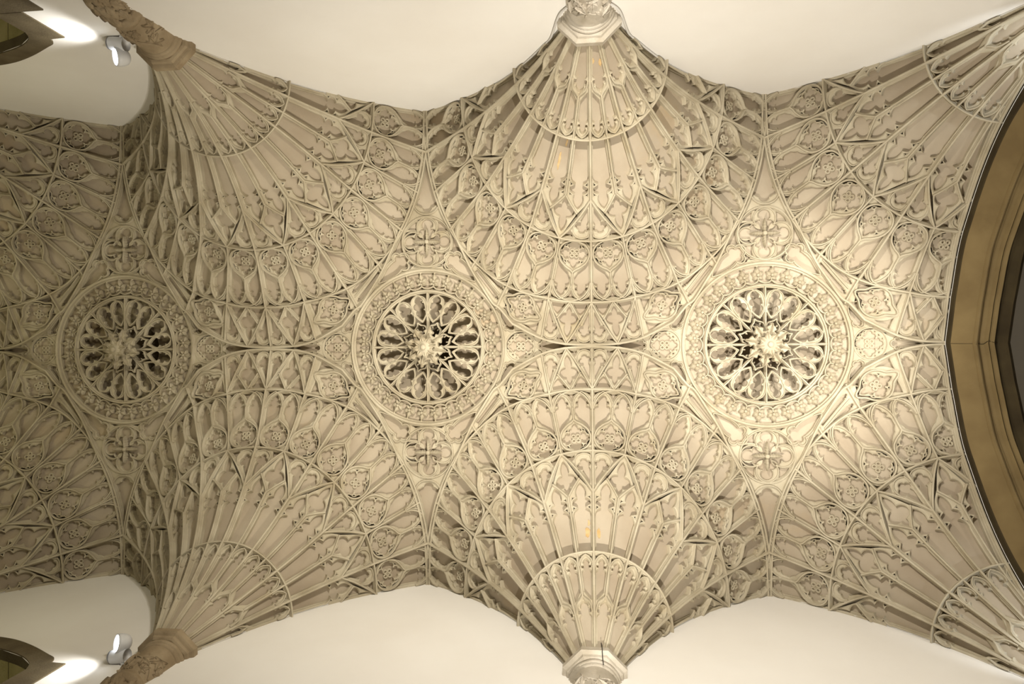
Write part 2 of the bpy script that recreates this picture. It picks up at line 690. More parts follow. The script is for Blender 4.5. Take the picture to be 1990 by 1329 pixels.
# ribs ------------------------------------------------------------
WM, HM, WN, HN = 0.0030, 0.0125, 0.0025, 0.0112
for k in range(-7, 8):
    ev = (k % 2 == 0)
    edge = abs(k) == 7
    kk = k * 0.9985 if edge else k
    if ev:
        fan_rib([(kk, B0), (kk, B3)], WM, HM, taper=True)
    elif edge:
        fan_rib([(kk, B0), (kk, B3)], .0042, .0048, taper=True, name='wall_rib')
    else:
        fan_rib([(k, 0.0545), (k, 0.1500)], WN, HN)
        fan_rib([(k, B2), (k, B3)], WN, HN)
    if not ev:
        for d in (-1, 1):
            if abs(k + d * 0.5) > 7:
                continue
            fan_rib([(k, 0.1500), (k + 0.5 * d, 0.1707)], 0.0021, 0.0100, name='diagonal_rib')
            fan_rib([(k + d, 0.1530), (k, B2)], 0.0025, HN, name='diagonal_rib', side=side_of(k))
for sd in (-1, 1):
    for b, w, h in ((B1, 0.0024, 0.0118), (B2, 0.0026, 0.0118), (B3, 0.0027, 0.0118)):
        fan_rib([(0, b), (7 * sd, b)], w, h, name='ring_rib')
    # outer zone
    fan_rib([(sd, B3), (sd, 0.346)], WN, HN)
    fan_rib([(sd, B3), (0.5 * sd, 0.3490)], 0.0023, HN, name='diagonal_rib')
    fan_rib([(0, B3), (0.5 * sd, 0.3490)], 0.0023, HN, name='diagonal_rib', side=sd)
    fan_rib([(0.5 * sd, B3), (0.25 * sd, 0.3135)], 0.0020, 0.0100, name='diagonal_rib')
    fan_rib([(0.5 * sd, B3), (0.75 * sd, 0.3135)], 0.0020, 0.0100, name='diagonal_rib')
    mb = MB()
    P, n = pmap(RIM_S * np.array([sd, 1]))
    sweep(mb, P, n, rib_prof(0.0032, 0.0128))
    fan_part('rim_rib', mb, sd)
    for a, b in (((.1169, .2581), (.1385, .2970)), ((.1690, .2239), (.1772, .2378))):
        mb = MB()
        P, n = pmap(dense([(a[0] * sd, a[1]), (b[0] * sd, b[1])]))
        sweep(mb, P, n, rib_prof(WN, HN))
        fan_part('rib', mb, sd)
fan_rib([(0, B3), (0, 0.3485)], WN, HN, side=0)

# flower of four ringlets at the heart of a rosette ------------------


def flower_mesh(r=0.0072):
    mb = MB()
    for i in range(4):
        a = math.pi / 4 + i * math.pi / 2
        c = np.array([math.cos(a), math.sin(a)]) * r * 0.62
        th = np.linspace(0, 2 * np.pi, 11)[:-1]
        P = np.stack([c[0] + 0.36 * r * np.cos(th), c[1] + 0.36 * r * np.sin(th), np.zeros(10)], 1)
        sweep(mb, P, np.tile([0, 0, 1.0], (10, 1)), [(-0.17 * r, -0.1 * r), (-0.10 * r, 0.42 * r), (0.10 * r, 0.42 * r), (0.17 * r, -0.1 * r)], True)
    ball(mb, (0, 0, 0.1 * r), 0.24 * r, 8, 5)
    return mb.mesh('flower', M_RIB, True)


FLOWER = flower_mesh()


def flower_at(P, n, xdir):
    """local matrix (fan-local, metres) placing the shared flower on the surface"""
    ez = Vector(n)
    ex = Vector(xdir)
    ex = (ex - ez * ex.dot(ez)).normalized()
    ey = ez.cross(ex)
    m = Matrix.Identity(4)
    for i in range(3):
        m[i][0], m[i][1], m[i][2] = ex[i], ey[i], ez[i]
    return m


def multifoil(c, r_deep, r_cusp, rot=0.0, tips=(), b_main=1.05, b_side=0.75, tiplen=None, step=0.0016):
    """quatrefoil whose four foils carry three lobes each; tips = indices of foils drawn to a point"""
    pts, bul = [], []
    for i in range(4):
        ax = rot + i * math.pi / 2
        A = ax - math.pi / 4
        pts.append((c[0] + r_deep * math.cos(A), c[1] + r_deep * math.sin(A)))
        bul.append(b_side)
        A = ax - math.radians(16)
        pts.append((c[0] + r_cusp * math.cos(A), c[1] + r_cusp * math.sin(A)))
        if i in tips:
            bul.append(0.25)
            pts.append((c[0] + tiplen * math.cos(ax), c[1] + tiplen * math.sin(ax)))
            bul.append(0.25)
        else:
            bul.append(b_main)
        A = ax + math.radians(16)
        pts.append((c[0] + r_cusp * math.cos(A), c[1] + r_cusp * math.sin(A)))
        bul.append(b_side)
    return arc_loop(pts, bul, step)


def eyelets(c, r, size, rot=0.0, n=4):
    out = []
    for i in range(n):
        a = rot + i * 2 * math.pi / n
        d = np.array([math.cos(a), math.sin(a)])
        t = np.array([-d[1], d[0]])
        c2 = np.array(c) + d * r
        out.append(arc_loop([c2 - t * size, c2 - d * size * 0.9, c2 + t * size], [0.1, 0.1, 0.25], 0.002))
    return out


# panels ------------------------------------------------------------


def lower_panel(kc, hw, tipb=0.0545):
    c = Cell(kc)
    mb = MB()
    p = c.p
    ins = 0.0030
    outer = arc_loop([p(-hw, B0), p(hw, B0), p(hw, 0.0485), p(0, tipb + 0.001), p(-hw, 0.0485)], [0] * 5)
    q = 0.42 * hw
    hole = arc_loop([p(-hw, B0 + .001, ins), p(hw, B0 + .001, ins), p(hw, .0415, ins), p(q, .0445), p(q * 0.95, .0485), p(0, .0527),
                     p(-q * 0.95, .0485), p(-q, .0445), p(-hw, .0415, ins)], [0, 0, .3, .85, .3, .3, .85, .3, 0], 0.0016)
    panel(mb, c, outer, [hole], 0.0068)
    for sg in (-1, 1):
        bead(mb, c, smooth_path([p(sg * hw, .0445, .002), p(sg * hw * 0.62, .0495), p(sg * hw * .2, .0525), p(0, tipb)], 12), 0.0013, 0.0045, 0.0104)
    fan_part('tracery_panel', mb, side_of(kc))


for kc in (-5, -3, -1, 1, 3, 5):
    lower_panel(kc, 1.0)
for kc in (-6.5, 6.5):
    lower_panel(kc, 0.5)

for i in range(-7, 7):
    kc = i + 0.5
    d = 1 if (i % 2 == 0) else -1          # even rib at -0.5*d
    c = Cell(kc, d)
    p = c.p
    mb = MB()
    ins = 0.0027
    bl = np.linspace(.0540, B1, 6)
    outer = np.array([p(-.5, .0470)] + [p(.5, b) for b in bl] + [p(-.5, b) for b in bl[::-1]])
    hole = arc_loop([p(-.5, .0525, ins), p(.5, .0585, ins), p(.5, .0735, ins), p(.17, .0758), p(.17, .0795), p(0, .0853), p(-.17, .0795), p(-.17, .0758),
                     p(-.5, .0735, ins)], [0, 0, .3, .85, .35, .35, .85, .3, 0], 0.0016)
    corner = [arc_loop([p(s * .40, .0867), p(s * .40, .0832), p(s * .17, .0867)], [0, -.15, 0], 0.002) for s in (-1, 1)]
    panel(mb, c, outer, [hole] + corner, 0.0068)
    bead(mb, c, arc_loop([p(-.5, .0755, .0022), p(0, .0868), p(.5, .0755, .0022)], [-.35, -.35], 0.002, False), 0.0011, 0.0045, 0.0100)
    fan_part('tracery_panel', mb, side_of(kc))

    # long lancet of the second zone
    mb = MB()
    ins = 0.0034
    bl = np.linspace(B1, .1505, 8)
    outer = np.array([p(.5, b) for b in bl] + [p(.25, .1610), p(0, .1715), p(-.25, .1622)] + [p(-.5, b) for b in bl[::-1]])
    rt = [p(.5, .1265, ins), p(.16, .1375), p(.16, .1490), p(0, .1668)]
    hole = arc_loop([p(-.5, B1 + .003, .0031), p(.5, B1 + .003, .0031)] + rt + [p(-.16, .1490), p(-.16, .1375), p(-.5, .1265, ins)],
                    [0, 0, .42, .95, .33, .33, .95, .42, 0])
    eyes = []
    for s in (-1, 1):
        for b, e in ((.1372, 1), (.1487, 1)):
            x0, y0 = p(s * .5, b, .0042)
            x1, _ = p(s * .255, b)
            eyes.append(arc_loop([(x0, y0 - .0022), (x1, y0), (x0, y0 + .0022)], [-.1, -.1, 0], 0.002))
    panel(mb, c, outer, [hole] + eyes)
    fan_part('tracery_panel', mb, side_of(kc))


def trefoil_panel(e, d, kw, b0, b1, sd):
    """trefoil in the triangle with its apex on rib e, spreading to e + d*kw at b1"""
    c = Cell(e, d)
    mb = MB()
    H = b1 - b0

    def P(x, y, ins=0.0):
        return c.q(x * kw, b0 + y * H, ins)
    tt = np.linspace(.02, 1, 9)
    outer = np.array([P(t + .02, t) for t in tt] + [P(0, 1)])
    hole = arc_loop([P(.02, .24, .0034), P(.36, .53), P(.34, .575), P(.42, .765), P(.21, .80), P(.15, .655), P(.0, .55, .0034)],
                    [0, -.1, 1.0, 1.05, .95, .2, 0], 0.0018)
    corner = arc_loop([P(.90, .955), P(.70, .80), P(.60, .955)], [0, .2, 0], 0.002)
    c2 = arc_loop([P(.02, .955, .003), P(.02, .90, .003), P(.16, .955)], [.2, 0, 0], 0.002)
    panel(mb, c, outer, [hole, corner, c2])
    bead(mb, c, arc_loop([P(.50, .56, .0), P(.60, .74), P(.36, .945), P(.10, .90), P(.0, .74, .002)], [.2, .4, .2, .1], 0.0022, False), 0.0011, 0.0045, 0.0094)
    fan_part('tracery_panel', mb, sd)


def diamond_panel(kc, kw, bP, bM, bA, half=0):
    c = Cell(kc)
    mb = MB()
    p = c.p
    H1, H2 = bM - bP, bA - bM
    if half == 0:
        outer = arc_loop([p(0, bP), p(kw, bM), p(0, bA), p(-kw, bM)], [0] * 4)
        hole = arc_loop([p(0, bP + .27 * H1), p(.22 * kw, bP + .66 * H1), p(.24 * kw, bM + .26 * H2), p(0, bA - .22 * H2), p(-.24 * kw, bM + .26 * H2),
                         p(-.22 * kw, bP + .66 * H1)], [.25, 1.05, .25, .25, 1.05, .25], 0.002)
    else:
        s = half
        outer = arc_loop([p(0, bP), p(s * kw, bM), p(0, bA)], [0] * 3)
        hole = arc_loop([p(s * .14 * kw, bP + .36 * H1), p(s * .22 * kw, bP + .66 * H1), p(s * .24 * kw, bM + .26 * H2), p(s * .14 * kw, bA - .30 * H2)],
                        [.1, 1.05, .1, 0], 0.002)
    panel(mb, c, outer, [hole])
    fan_part('tracery_panel', mb, side_of(kc))


for k in range(-7, 8):
    if k % 2 == 0:
        for d in (-1, 1):
            trefoil_panel(k, d, 1.0, 0.1530, B2, side_of(k + d))
    else:
        diamond_panel(k, 0.5, .1500, .1707, B2, 0 if abs(k) < 7 else (-1 if k > 0 else 1))

# rosette and paired lancets of the third zone
for i in range(-7, 7):
    kc = i + 0.5
    c = Cell(kc)
    p = c.p
    mb = MB()
    s0 = float(s_of(0.2232))
    r = 0.0208
    foil = multifoil((0, s0), r * .50, r * .74, 0.0, tips=(1,), tiplen=float(s_of(.2432)) - s0)
    eyes = eyelets((0, s0), r * .80, 0.0017, math.radians(45))
    eyes = [e for e in eyes if not (e[:, 1].mean() > s0 + 0.012 and abs(e[:, 0].mean()) < 0.012)]
    corners = [arc_loop([p(s * .44, .2062), p(s * .45, .2120), p(s * .29, .2062)], [0, -.2, 0], 0.002) for s in (-1, 1)]
    mids = [arc_loop([p(s * .43, .2345, .0), p(s * .43, .2385), p(s * .17, .2440)], [0, .15, -.25], 0.002) for s in ()]
    lan = []
    for s in (-1, 1):
        x0 = float(wk_of(.2325)) * .5 - .0036
        pts = [(s * x0, s0 + .0106), p(s * .5, .2480, .0036), p(s * .5, .2640, .0036), p(s * .345, .2672), p(s * .335, .2742), p(s * .25, .2818), p(s * .165, .2742),
               p(s * .155, .2672), p(s * .062, .2640), (s * .0031, s0 + .0345), (s * .0072, s0 + .0268), (s * .0150, s0 + .0188)]
        lan.append(arc_loop(pts, [0, 0, .35, 1.0, .42, .42, 1.0, .35, 0, -.12, -.10, .10], 0.002))
    eye = arc_loop([p(0, .2735), p(.13, .2840), p(-.13, .2840)], [-.2, 0, -.2], 0.002)
    top = [arc_loop([p(s * .46, .2865), p(s * .46, .2795), p(s * .27, .2865)], [0, -.2, 0], 0.002) for s in (-1, 1)]
    bl = np.linspace(B2, B3, 12)
    outer = np.array([p(.5, b) for b in bl] + [p(-.5, b) for b in bl[::-1]])
    panel(mb, c, outer, [foil] + eyes + corners + lan + [eye] + top, 0.0066)
    # circle drawn out to an ogee tip, stem, big arch and two lancet arches
    th = np.linspace(math.radians(140), math.radians(400), 44)
    circ = np.stack([r * np.cos(th), s0 + r * np.sin(th)], 1)
    tip = (0.0, float(s_of(.2475)))
    a = circ[-1]
    og = smooth_path([a, (a[0] * .60, s0 + r * .90), (a[0] * .20, s0 + r * 1.08), tip], 12)
    og2 = og * np.array([-1, 1])
    bead(mb, c, np.concatenate([og2[::-1][:-1], circ, og[1:]]), 0.0017, 0.0045, 0.0104)
    bead(mb, c, dense([tip, (0, float(s_of(.264)))]), 0.0017, 0.0045, 0.0100)
    hw = float(wk_of(.264)) * .5 - .002
    sa, sb = float(s_of(.2615)), float(s_of(.2868))
    tt = np.linspace(0, math.pi, 26)
    bead(mb, c, np.stack([hw * np.cos(tt), sa + (sb - sa) * np.sin(tt)], 1), 0.0015, 0.0045, 0.0100)
    for s in (-1, 1):
        bead(mb, c, arc_loop([p(0, .2625), p(s * .25, .2856), p(s * .5, .2625, .001)], [.28, .28], 0.0022, False) if s < 0 else
             arc_loop([p(0, .2625), p(s * .25, .2856), p(s * .5, .2625, .001)], [-.28, -.28], 0.0022, False), 0.0012, 0.0045, 0.0094)
    P0, n0 = c(np.array([[0, s0]]))
    P1, _ = c(np.array([[0.003, s0]]))
    m4 = flower_at(n=n0[0], P=None, xdir=P1[0] - P0[0])
    pos = (P0[0] + n0[0] * 0.0004 - np.array(FAN_OFF)) * S
    m4.translation = Vector(pos)
    fan_part('tracery_panel', mb, side_of(kc), subs=[('flower', FLOWER, m4)])

# outer zone in the middle of the fan
for sd in (-1, 1):
    diamond_panel(0.5 * sd, 0.25, 0.2895, 0.3135, 0.3485)
    trefoil_panel(0, sd, 0.5, 0.2895, 0.3490, sd)
    trefoil_panel(sd, -sd, 0.5, 0.2895, 0.3475, sd)
    for kk in (0.25, 0.75):
        c = Cell(kk * sd)
        p = c.p
        mb = MB()
        outer = arc_loop([p(-.25, B3), p(.25, B3), p(0, .3135)], [0] * 3)
        hole = arc_loop([p(-.15, .2925), p(.15, .2925), p(.13, .299), p(0, .3085), p(-.13, .299)], [0, .2, .15, .15, .2], 0.002)
        panel(mb, c, outer, [hole])
        fan_part('tracery_panel', mb, sd)


def fl(p, sx):
    return np.asarray(p, float) * np.array([sx, 1])


def lancet_hole(A, Bp, w0, w1, step=0.002):
    """long hole from A to a cusped head at Bp"""
    A, Bp = np.array(A, float), np.array(Bp, float)
    d = Bp - A
    L = np.hypot(*d)
    d /= L
    t = np.array([-d[1], d[0]])

    def P(u, v):
        return A + d * (L * u) + t * v
    n1 = 1 - 2.1 * w1 / L
    n2 = 1 - 1.05 * w1 / L
    pts = [P(0, -w0), P(n1 - .5 * w1 / L, -w1), P(n1, -w1 * .45), P(n2, -w1 * .45), P(1, 0), P(n2, w1 * .45), P(n1, w1 * .45), P(n1 - .5 * w1 / L, w1), P(0, w0)]
    return arc_loop(pts, [0, .2, .9, .5, .5, .9, .2, 0, 0], step)


def leaf_hole(cen, back, r, tail, wt=0.0015, step=0.0022, neck=0.75):
    """trefoil head at cen pointing along -back, body running to tail"""
    cen, tail = np.array(cen, float), np.array(tail, float)
    d = (tail - cen) / np.hypot(*(tail - cen))
    t = np.array([-d[1], d[0]])

    def P(u, v):
        return cen + d * u + t * v
    L = np.hypot(*(tail - cen))
    pts = [P(-.42 * r, -.55 * r), P(-.42 * r, .55 * r), P(.42 * r, .62 * r), P(.9 * r, neck * r), P(L, wt), P(L, -wt), P(.9 * r, -neck * r), P(.42 * r, -.62 * r)]
    return arc_loop(pts, [1.0, 1.0, .1, .12, 0, .12, .1, 1.0], step)


# crown zone beyond arc three, both flanks of the fan
arc3 = plan(np.linspace(0, 7, 141), np.full(141, B3))


def arc3_pt(k):
    return plan(np.array([k]), np.array([B3]))[0]


def rim_between(x0, x1, ymin=0.0):
    m = (RIM_S[:, 0] >= x0) & (RIM_S[:, 0] <= x1) & (RIM_S[:, 1] >= ymin)
    return RIM_S[m]


for sd in (-1, 1):
    # rosette drawn to two ogee tips
    mb = MB()
    outer = np.concatenate([[arc3_pt(1)], rim_between(.0718, .1370, .28), [(.1385, .2960)], [arc3_pt(2)], [arc3_pt(1.66)], [arc3_pt(1.33)]])
    cen = np.array([.1001, .2954])
    t1, t2 = np.array([.0745, .3110]), np.array([.1240, .2815])
    ax = math.atan2(*(t1 - cen)[::-1])
    R = 0.0188
    foil = multifoil(cen, R * .52, R * .76, ax, tips=(0, 2), tiplen=R * 1.22)
    eyes = eyelets(cen, R * .84, 0.0016, ax + math.pi / 4)
    tri = arc_loop([(.0765, .3175), (.0815, .3330), (.1010, .3190)], [0, 0, -.25], 0.002)
    tri2 = arc_loop([(.0685, .2860), (.0745, .3030), (.0830, .2870)], [0, -.2, 0], 0.002)
    tri3 = arc_loop([(.1205, .3080), (.1290, .2960), (.1215, .2945)], [0, 0, 0], 0.002)
    panel(mb, pmap, fl(outer, sd), [fl(h, sd) for h in [foil, tri, tri2, tri3] + eyes], 0.0066)
    th = np.linspace(0, 2 * np.pi, 61)[:-1]
    rr = R * 1.06 + 0.011 * np.exp(-((np.angle(np.exp(1j * (th - ax)))) / .26) ** 2) + 0.009 * np.exp(-((np.angle(np.exp(1j * (th - ax - math.pi)))) / .26) ** 2)
    bead(mb, pmap, fl(np.stack([cen[0] + rr * np.cos(th), cen[1] + rr * np.sin(th)], 1), sd), 0.0016, 0.0045, 0.0102, True)
    P0, n0 = pmap(fl([cen], sd))
    m4 = flower_at(None, n0[0], (math.cos(ax), math.sin(ax) * 1.0, 0))
    m4.translation = Vector((P0[0] + n0[0] * 0.0004 - np.array(FAN_OFF)) * S)
    fan_part('tracery_panel', mb, sd, subs=[('flower', FLOWER, m4)])
    # pair of narrow lights side by side
    mb = MB()
    a3 = plan(np.linspace(2, 3, 12), np.full(12, B3))
    rim = rim_between(.1378, .1775, .236)
    outer = np.concatenate([a3, rim[::-1]])
    h1 = lancet_hole((.1640, .2310), (.1285, .2700), .0026, .0030)
    h2 = lancet_hole((.1705, .2400), (.1365, .2835), .0024, .0030)
    panel(mb, pmap, fl(outer, sd), [fl(h1, sd), fl(h2, sd)], 0.0066)
    bead(mb, pmap, fl(dense([(.1675, .2350), (.1330, .2765)]), sd), 0.0011, 0.0045, 0.0094)
    fan_part('tracery_panel', mb, sd)
    # single narrow light running out to nothing
    mb = MB()
    a3 = plan(np.linspace(3, 3.9, 12), np.full(12, B3))
    rim = rim_between(.1772, .2040, .18)
    outer = np.concatenate([a3, rim[::-1]])
    h1 = lancet_hole((.1965, .1880), (.1755, .2270), .0004, .0026)
    panel(mb, pmap, fl(outer, sd), [fl(h1, sd)], 0.0066)
    fan_part('tracery_panel', mb, sd)

# ------------------------------------------------------------------ setting: walls, floor, crown


def wall_side(sgn, name):
    """plaster wall with one window opening"""
    wx = -1.5 * BAY
    inn = [(.112, -.02), (.112, .682), (.104, .695), (.08, .711), (.042, .725), (0, .735)]
    inner = np.array([(wx - x, h) for x, h in inn] + [(wx + x, h) for x, h in reversed(inn[:-1])])
    outer = np.array([(-2.6 * BAY, -.2), (0.62, -.2), (0.62, 1.06), (-2.6 * BAY, 1.06)])
    tri = tessellate_polygon([[Vector((x, y, 0)) for x, y in outer], [Vector((x, y, 0)) for x, y in inner]])
    al = np.concatenate([outer, inner])
    mb = MB()
    for yy in (W, W + 0.10):
        mb.add(np.stack([al[:, 0], np.full(len(al), sgn * yy), al[:, 1]], 1), tri)
    n = len(outer)
    V = np.concatenate([np.stack([outer[:, 0], np.full(n, sgn * y), outer[:, 1]], 1) for y in (W, W + 0.10)])
    mb.add(V, [(i, (i + 1) % n, n + (i + 1) % n, n + i) for i in range(n)])
    return struct(name, mb.mesh(name, M_WALL, off=(0, 0, -Z0 / S)), 'white plastered side wall under the vault')


wall_side(-1, 'wall_north')
wall_side(1, 'wall_south')
mb = MB()
boxm(mb, -2.62 * BAY, 1.15, -W - .1, W + .1, -.22, -.2)
struct('floor', mb.mesh('floor', M_FLOOR, off=(0, 0, -Z0 / S)), 'pale stone floor')
mb = MB()
boxm(mb, -2.64 * BAY, -2.58 * BAY, -W - .1, W + .1, -.2, 1.06)
struct('wall_west', mb.mesh('wall_west', M_WALL, off=(0, 0, -Z0 / S)), 'plastered end wall')

# crown slab with four round wells
ROS_R, WELL = 0.1185, 0.0835
mb = MB()
rect = np.array([(-2.6 * BAY, -W - .02), (BAY - .009, -W - .02), (BAY - .009, W + .02), (-2.6 * BAY, W + .02)])
th = np.linspace(0, 2 * np.pi, 49)[:-1]
wells = [np.stack([(i - .5) * BAY + WELL * np.cos(th), WELL * np.sin(th)], 1) for i in (-1, 0, 1)]
loops = [rect] + wells
tri = tessellate_polygon([[Vector((x, y, 0)) for x, y in l] for l in loops])
al = np.concatenate(loops)
for z in (1.0003, 1.03):
    mb.add(np.concatenate([al, np.full((len(al), 1), z)], 1), tri)
ceiling = struct('ceiling', mb.mesh('ceiling', M_WEB, off=(0, 0, -Z0 / S)), 'stone crown of the fan vault carrying tracery between the fans')


def rim_world(side_fan=1, up=-1):
    """rim of the neighbouring fan, relative to a rosette centre: right-hand fan, top wall"""
    p = RIM_S.copy()
    return np.stack([side_fan * (BAY / 2 - p[:, 0]), up * (W - p[:, 1])], 1)


def circ_pts(c, r, a0, a1, n=14):
    t = np.radians(np.linspace(a0, a1, n))
    return np.stack([c[0] + r * np.cos(t), c[1] + r * np.sin(t)], 1)


def ceil_panels():
    """list of (mesh, flower?) for one rosette bay, relative to the rosette centre at crown level"""
    out = []
    rim = rim_world(1, -1)                    # x>0, y<0 quadrant, from (BAY/2, 0) to the wall
    sm = (0.1405, 0.0)

    def seg(y0, y1):
        m = (rim[:, 1] <= y0) & (rim[:, 1] >= y1)
        return rim[m]
    for sx in (-1, 1):
        for sy in (-1, 1):
            F = np.array([sx, -sy], float) * np.array([1, 1])
            # broad leaf beside the roundel
            mb = MB()
            outer = np.concatenate([seg(-.068, -.178), circ_pts((0, -.158), .0390, -24, 86, 16), circ_pts((0, 0), .1190, -88, -38, 16)])
            hole = leaf_hole((.0405, -.1285), None, .0120, (.0730, -.0985), .0008, neck=.68)
            side = arc_loop([(.0200, -.1215), (.0245, -.1178), (.0120, -.1196)], [0, 0, 0], .002)
            panel(mb, flat, outer * F, [hole * F, side * F], 0.0060)
            hp = leaf_hole((.0405, -.1285), None, .0158, (.0735, -.0975), .0006, neck=.70)
            bead(mb, flat, hp * F, 0.0012, 0.0045, 0.0092, True)
            out.append((mb, None))
            # small trefoil beside the little roundel
            mb = MB()
            outer = np.concatenate([seg(-.0135, -.064)[::-1], circ_pts(sm, .0237, -58, -172, 14), circ_pts((0, 0), .1190, -9, -33, 10)])
            hole = leaf_hole((.1245, -.0315), None, .0072, (.1115, -.0520), .0005, neck=.7)
            panel(mb, flat, outer * F, [hole * F], 0.0060)
            hp = leaf_hole((.1245, -.0315), None, .0098, (.1108, -.0530), .0004, neck=.7)
            bead(mb, flat, hp * F, 0.0010, 0.0045, 0.0088, True)
            out.append((mb, None))
        # pinch between the two rims
        mb = MB()
        F = np.array([sx, 1.0])
        a = seg(-.0015, -.0150)
        outer = np.concatenate([a, circ_pts(sm, .0237, -36, 36, 10), (a * np.array([1, -1]))[::-1]])
        hole = leaf_hole((.1745, 0), None, .0068, (.2080, 0), .0006, neck=.62)
        panel(mb, flat, outer * F, [hole * F], 0.0060)
        bead(mb, flat, leaf_hole((.1745, 0), None, .0088, (.2085, 0), .0004, neck=.62) * F, 0.0010, 0.0045, 0.0088, True)
        out.append((mb, None))
    for sy in (-1, 1):
        # tapering wedge against the wall
        mb = MB()
        F = np.array([1.0, -sy])
        a = seg(-.182, -.350)
        outer = np.concatenate([a, (a * np.array([-1, 1]))[::-1], circ_pts((0, -.158), .0390, 205, 335, 14)])
        pts = [(.0006, -.338), (.0042, -.300), (.0085, -.268), (.0135, -.238), (.0130, -.2260), (.0120, -.2235), (.0125, -.2130), (.0070, -.2100),
               (-.0070, -.2100), (-.0125, -.2130), (-.0120, -.2235), (-.0130, -.2260), (-.0135, -.238), (-.0085, -.268), (-.0042, -.300), (-.0006, -.338)]
        hole = arc_loop(pts, [0, 0, 0, -.1, 0, 1.0, .2, .95, .2, 1.0, 0, -.1, 0, 0, 0, 0], .002)
        panel(mb, flat, outer * F, [hole * F], 0.0060)
        bead(mb, flat, arc_loop([(.0165, -.2380), (.0195, -.2150), (0, -.1990), (-.0195, -.2150), (-.0165, -.2380)], [.15, .4, .4, .15], .003, False) * F, 0.0013, 0.0045, 0.0094)
        out.append((mb, None))
    return [m.mesh('tracery_panel', M_RIB, off=(0, 0, 1.0)) for m, _ in out]


CP = ceil_panels()
for i in (-1, 0, 1):
    for me in CP:
        link('tracery_panel', me, ceiling, loc=nw((i - .5) * BAY, 0, 1.0))

# ------------------------------------------------------------------ the fans


ORD = {-2: 'farthest from the brown arch', -1: 'springing beside the white wall spotlight', 0: 'between the middle and the brightest rosette', 1: 'cut off by the brown arch'}


def fan_label(i, up):
    w = 'upper' if up else 'lower'
    if i == 0:
        t = 'stone fan vault with patched panels' if not up else 'stone fan vault with flaking orange patches'
        return f'{t}, {w} wall, between middle and brightest rosettes'
    if i == -1:
        return f'stone fan vault above the {w} wall spotlight, between dim and middle rosettes'
    if i == -2:
        return f'dim half-seen stone fan vault on the {w} wall, beyond the dimmest rosette'
    return f'half stone fan vault on the {w} wall, cut off by the brown arch'


fan0 = thing('fan_vault', fan_label(0, True), 'fan vault', nw(0, -W, 0.738), 0, 'carved fan vaults along both walls')
side_tag = {}
for name, me, sd, subs in FAN:
    o = link(name, me, fan0)
    o['side'] = sd
    for sn, sm, m4 in subs:
        link(sn, sm, o, mat4=m4)
for i in (-2, -1, 0, 1):
    for up in (True, False):
        if i == 0 and up:
            continue
        keep = None
        if i == 1:
            want = -1 if up else 1
            keep = (lambda ch, w=want: ch['side'] in (0, w))
        dup(fan0, nw(i * BAY, -W if up else W, 0.738), 0 if up else math.pi, fan_label(i, up), keep)

M_PATCH = make_mat('ochre_patch', (0.50, 0.33, 0.14), (0.60, 0.44, 0.24), scale=14.0, bump=0.1)
fan_low = [o for o in sc.objects if o.name.startswith('fan_vault') and abs(o.location.x) < .01 and o.location.y > 0][0]
for par, lst in ((fan0, ((-1.62, .118, .0016, .0120), (-1.40, .098, .0012, .0060), (.42, .034, .0018, .0040), (1.45, .036, .0018, .0050))),
                 (fan_low, ((.30, .112, .0032, .0062), (-.28, .111, .0022, .0066), (.22, .122, .0016, .0040)))):
    for k, b, hx, hs in lst:
        c = Cell(k)
        rp = random.Random(int(b * 1e5))
        pts = []
        for j in range(18):
            a_ = j * 2 * math.pi / 18
            f_ = 1 + rp.uniform(-.28, .28)
            pts.append((hx * f_ * math.cos(a_), float(s_of(b)) + hs * f_ * math.sin(a_)))
        pts = np.array(pts)
        P, n = c(pts)
        mb = MB()
        V = np.concatenate([P + n * .0008, P - n * .001])
        mb.add(V, [tuple(range(18))] + [(j, (j + 1) % 18, 18 + (j + 1) % 18, 18 + j) for j in range(18)])
        o = link('patch', mb.mesh('patch', M_PATCH, False, FAN_OFF), par)
        o['label'] = 'ochre patch of flaking plaster'

# ------------------------------------------------------------------ central rosettes
ros_lab = {-1: 'dimmest large openwork rosette with a leafy pendant, farthest from the brown arch', 0: 'middle large openwork rosette with star flower pendant and dark gaps',
           1: 'brightest large openwork rosette with glaring pendant, nearest the brown arch'}


def up3(xy, z=0.0):
    xy = np.asarray(xy, float)
    return np.concatenate([xy, np.full((len(xy), 1), z)], 1), np.tile([0, 0, -1.0], (len(xy), 1))


ROS = []


def ros_part(name, mb, mat=M_RIB, smooth=False, rots=(0.0,), subs=()):
    me = mb.mesh(name, mat, smooth)
    for r in rots:
        ROS.append((name, me, r, subs))


mb = MB()
P, n = up3(circ_pts((0, 0), .1160, 0, 360, 97)[:-1])
sweep(mb, P, n, [(-.0042, -.001), (-.0042, .0050), (-.0026, .0060), (-.0020, .0092), (.0006, .0104), (.0016, .0074), (.0034, .0062), (.0042, .0035), (.0042, -.001)], True)
ros_part('outer_ring', mb)
mb = MB()
P, n = up3(circ_pts((0, 0), .0840, 0, 360, 81)[:-1])
sweep(mb, P, n, [(-.0030, -.001), (-.0030, .0050), (-.0012, .0060), (-.0008, .0090), (.0008, .0090), (.0012, .0062), (.0026, .0048), (.0030, -.012)], True)
ros_part('inner_ring', mb)
mb = MB()
lathe(mb, [(.1120, 0.0006), (.1000, .0012), (.0900, 0.0002), (.0860, -.0015)], 64)
ros_part('frieze', mb, M_WEB, True)
mb = MB()
lathe(mb, [(.0840, 0.0), (.0838, .009), (.0800, .012), (.0600, .017), (.0410, .020), (.0395, .023), (.0395, .20), (.0, .20)], 48)
ros_part('recess', mb, M_WEB, True)

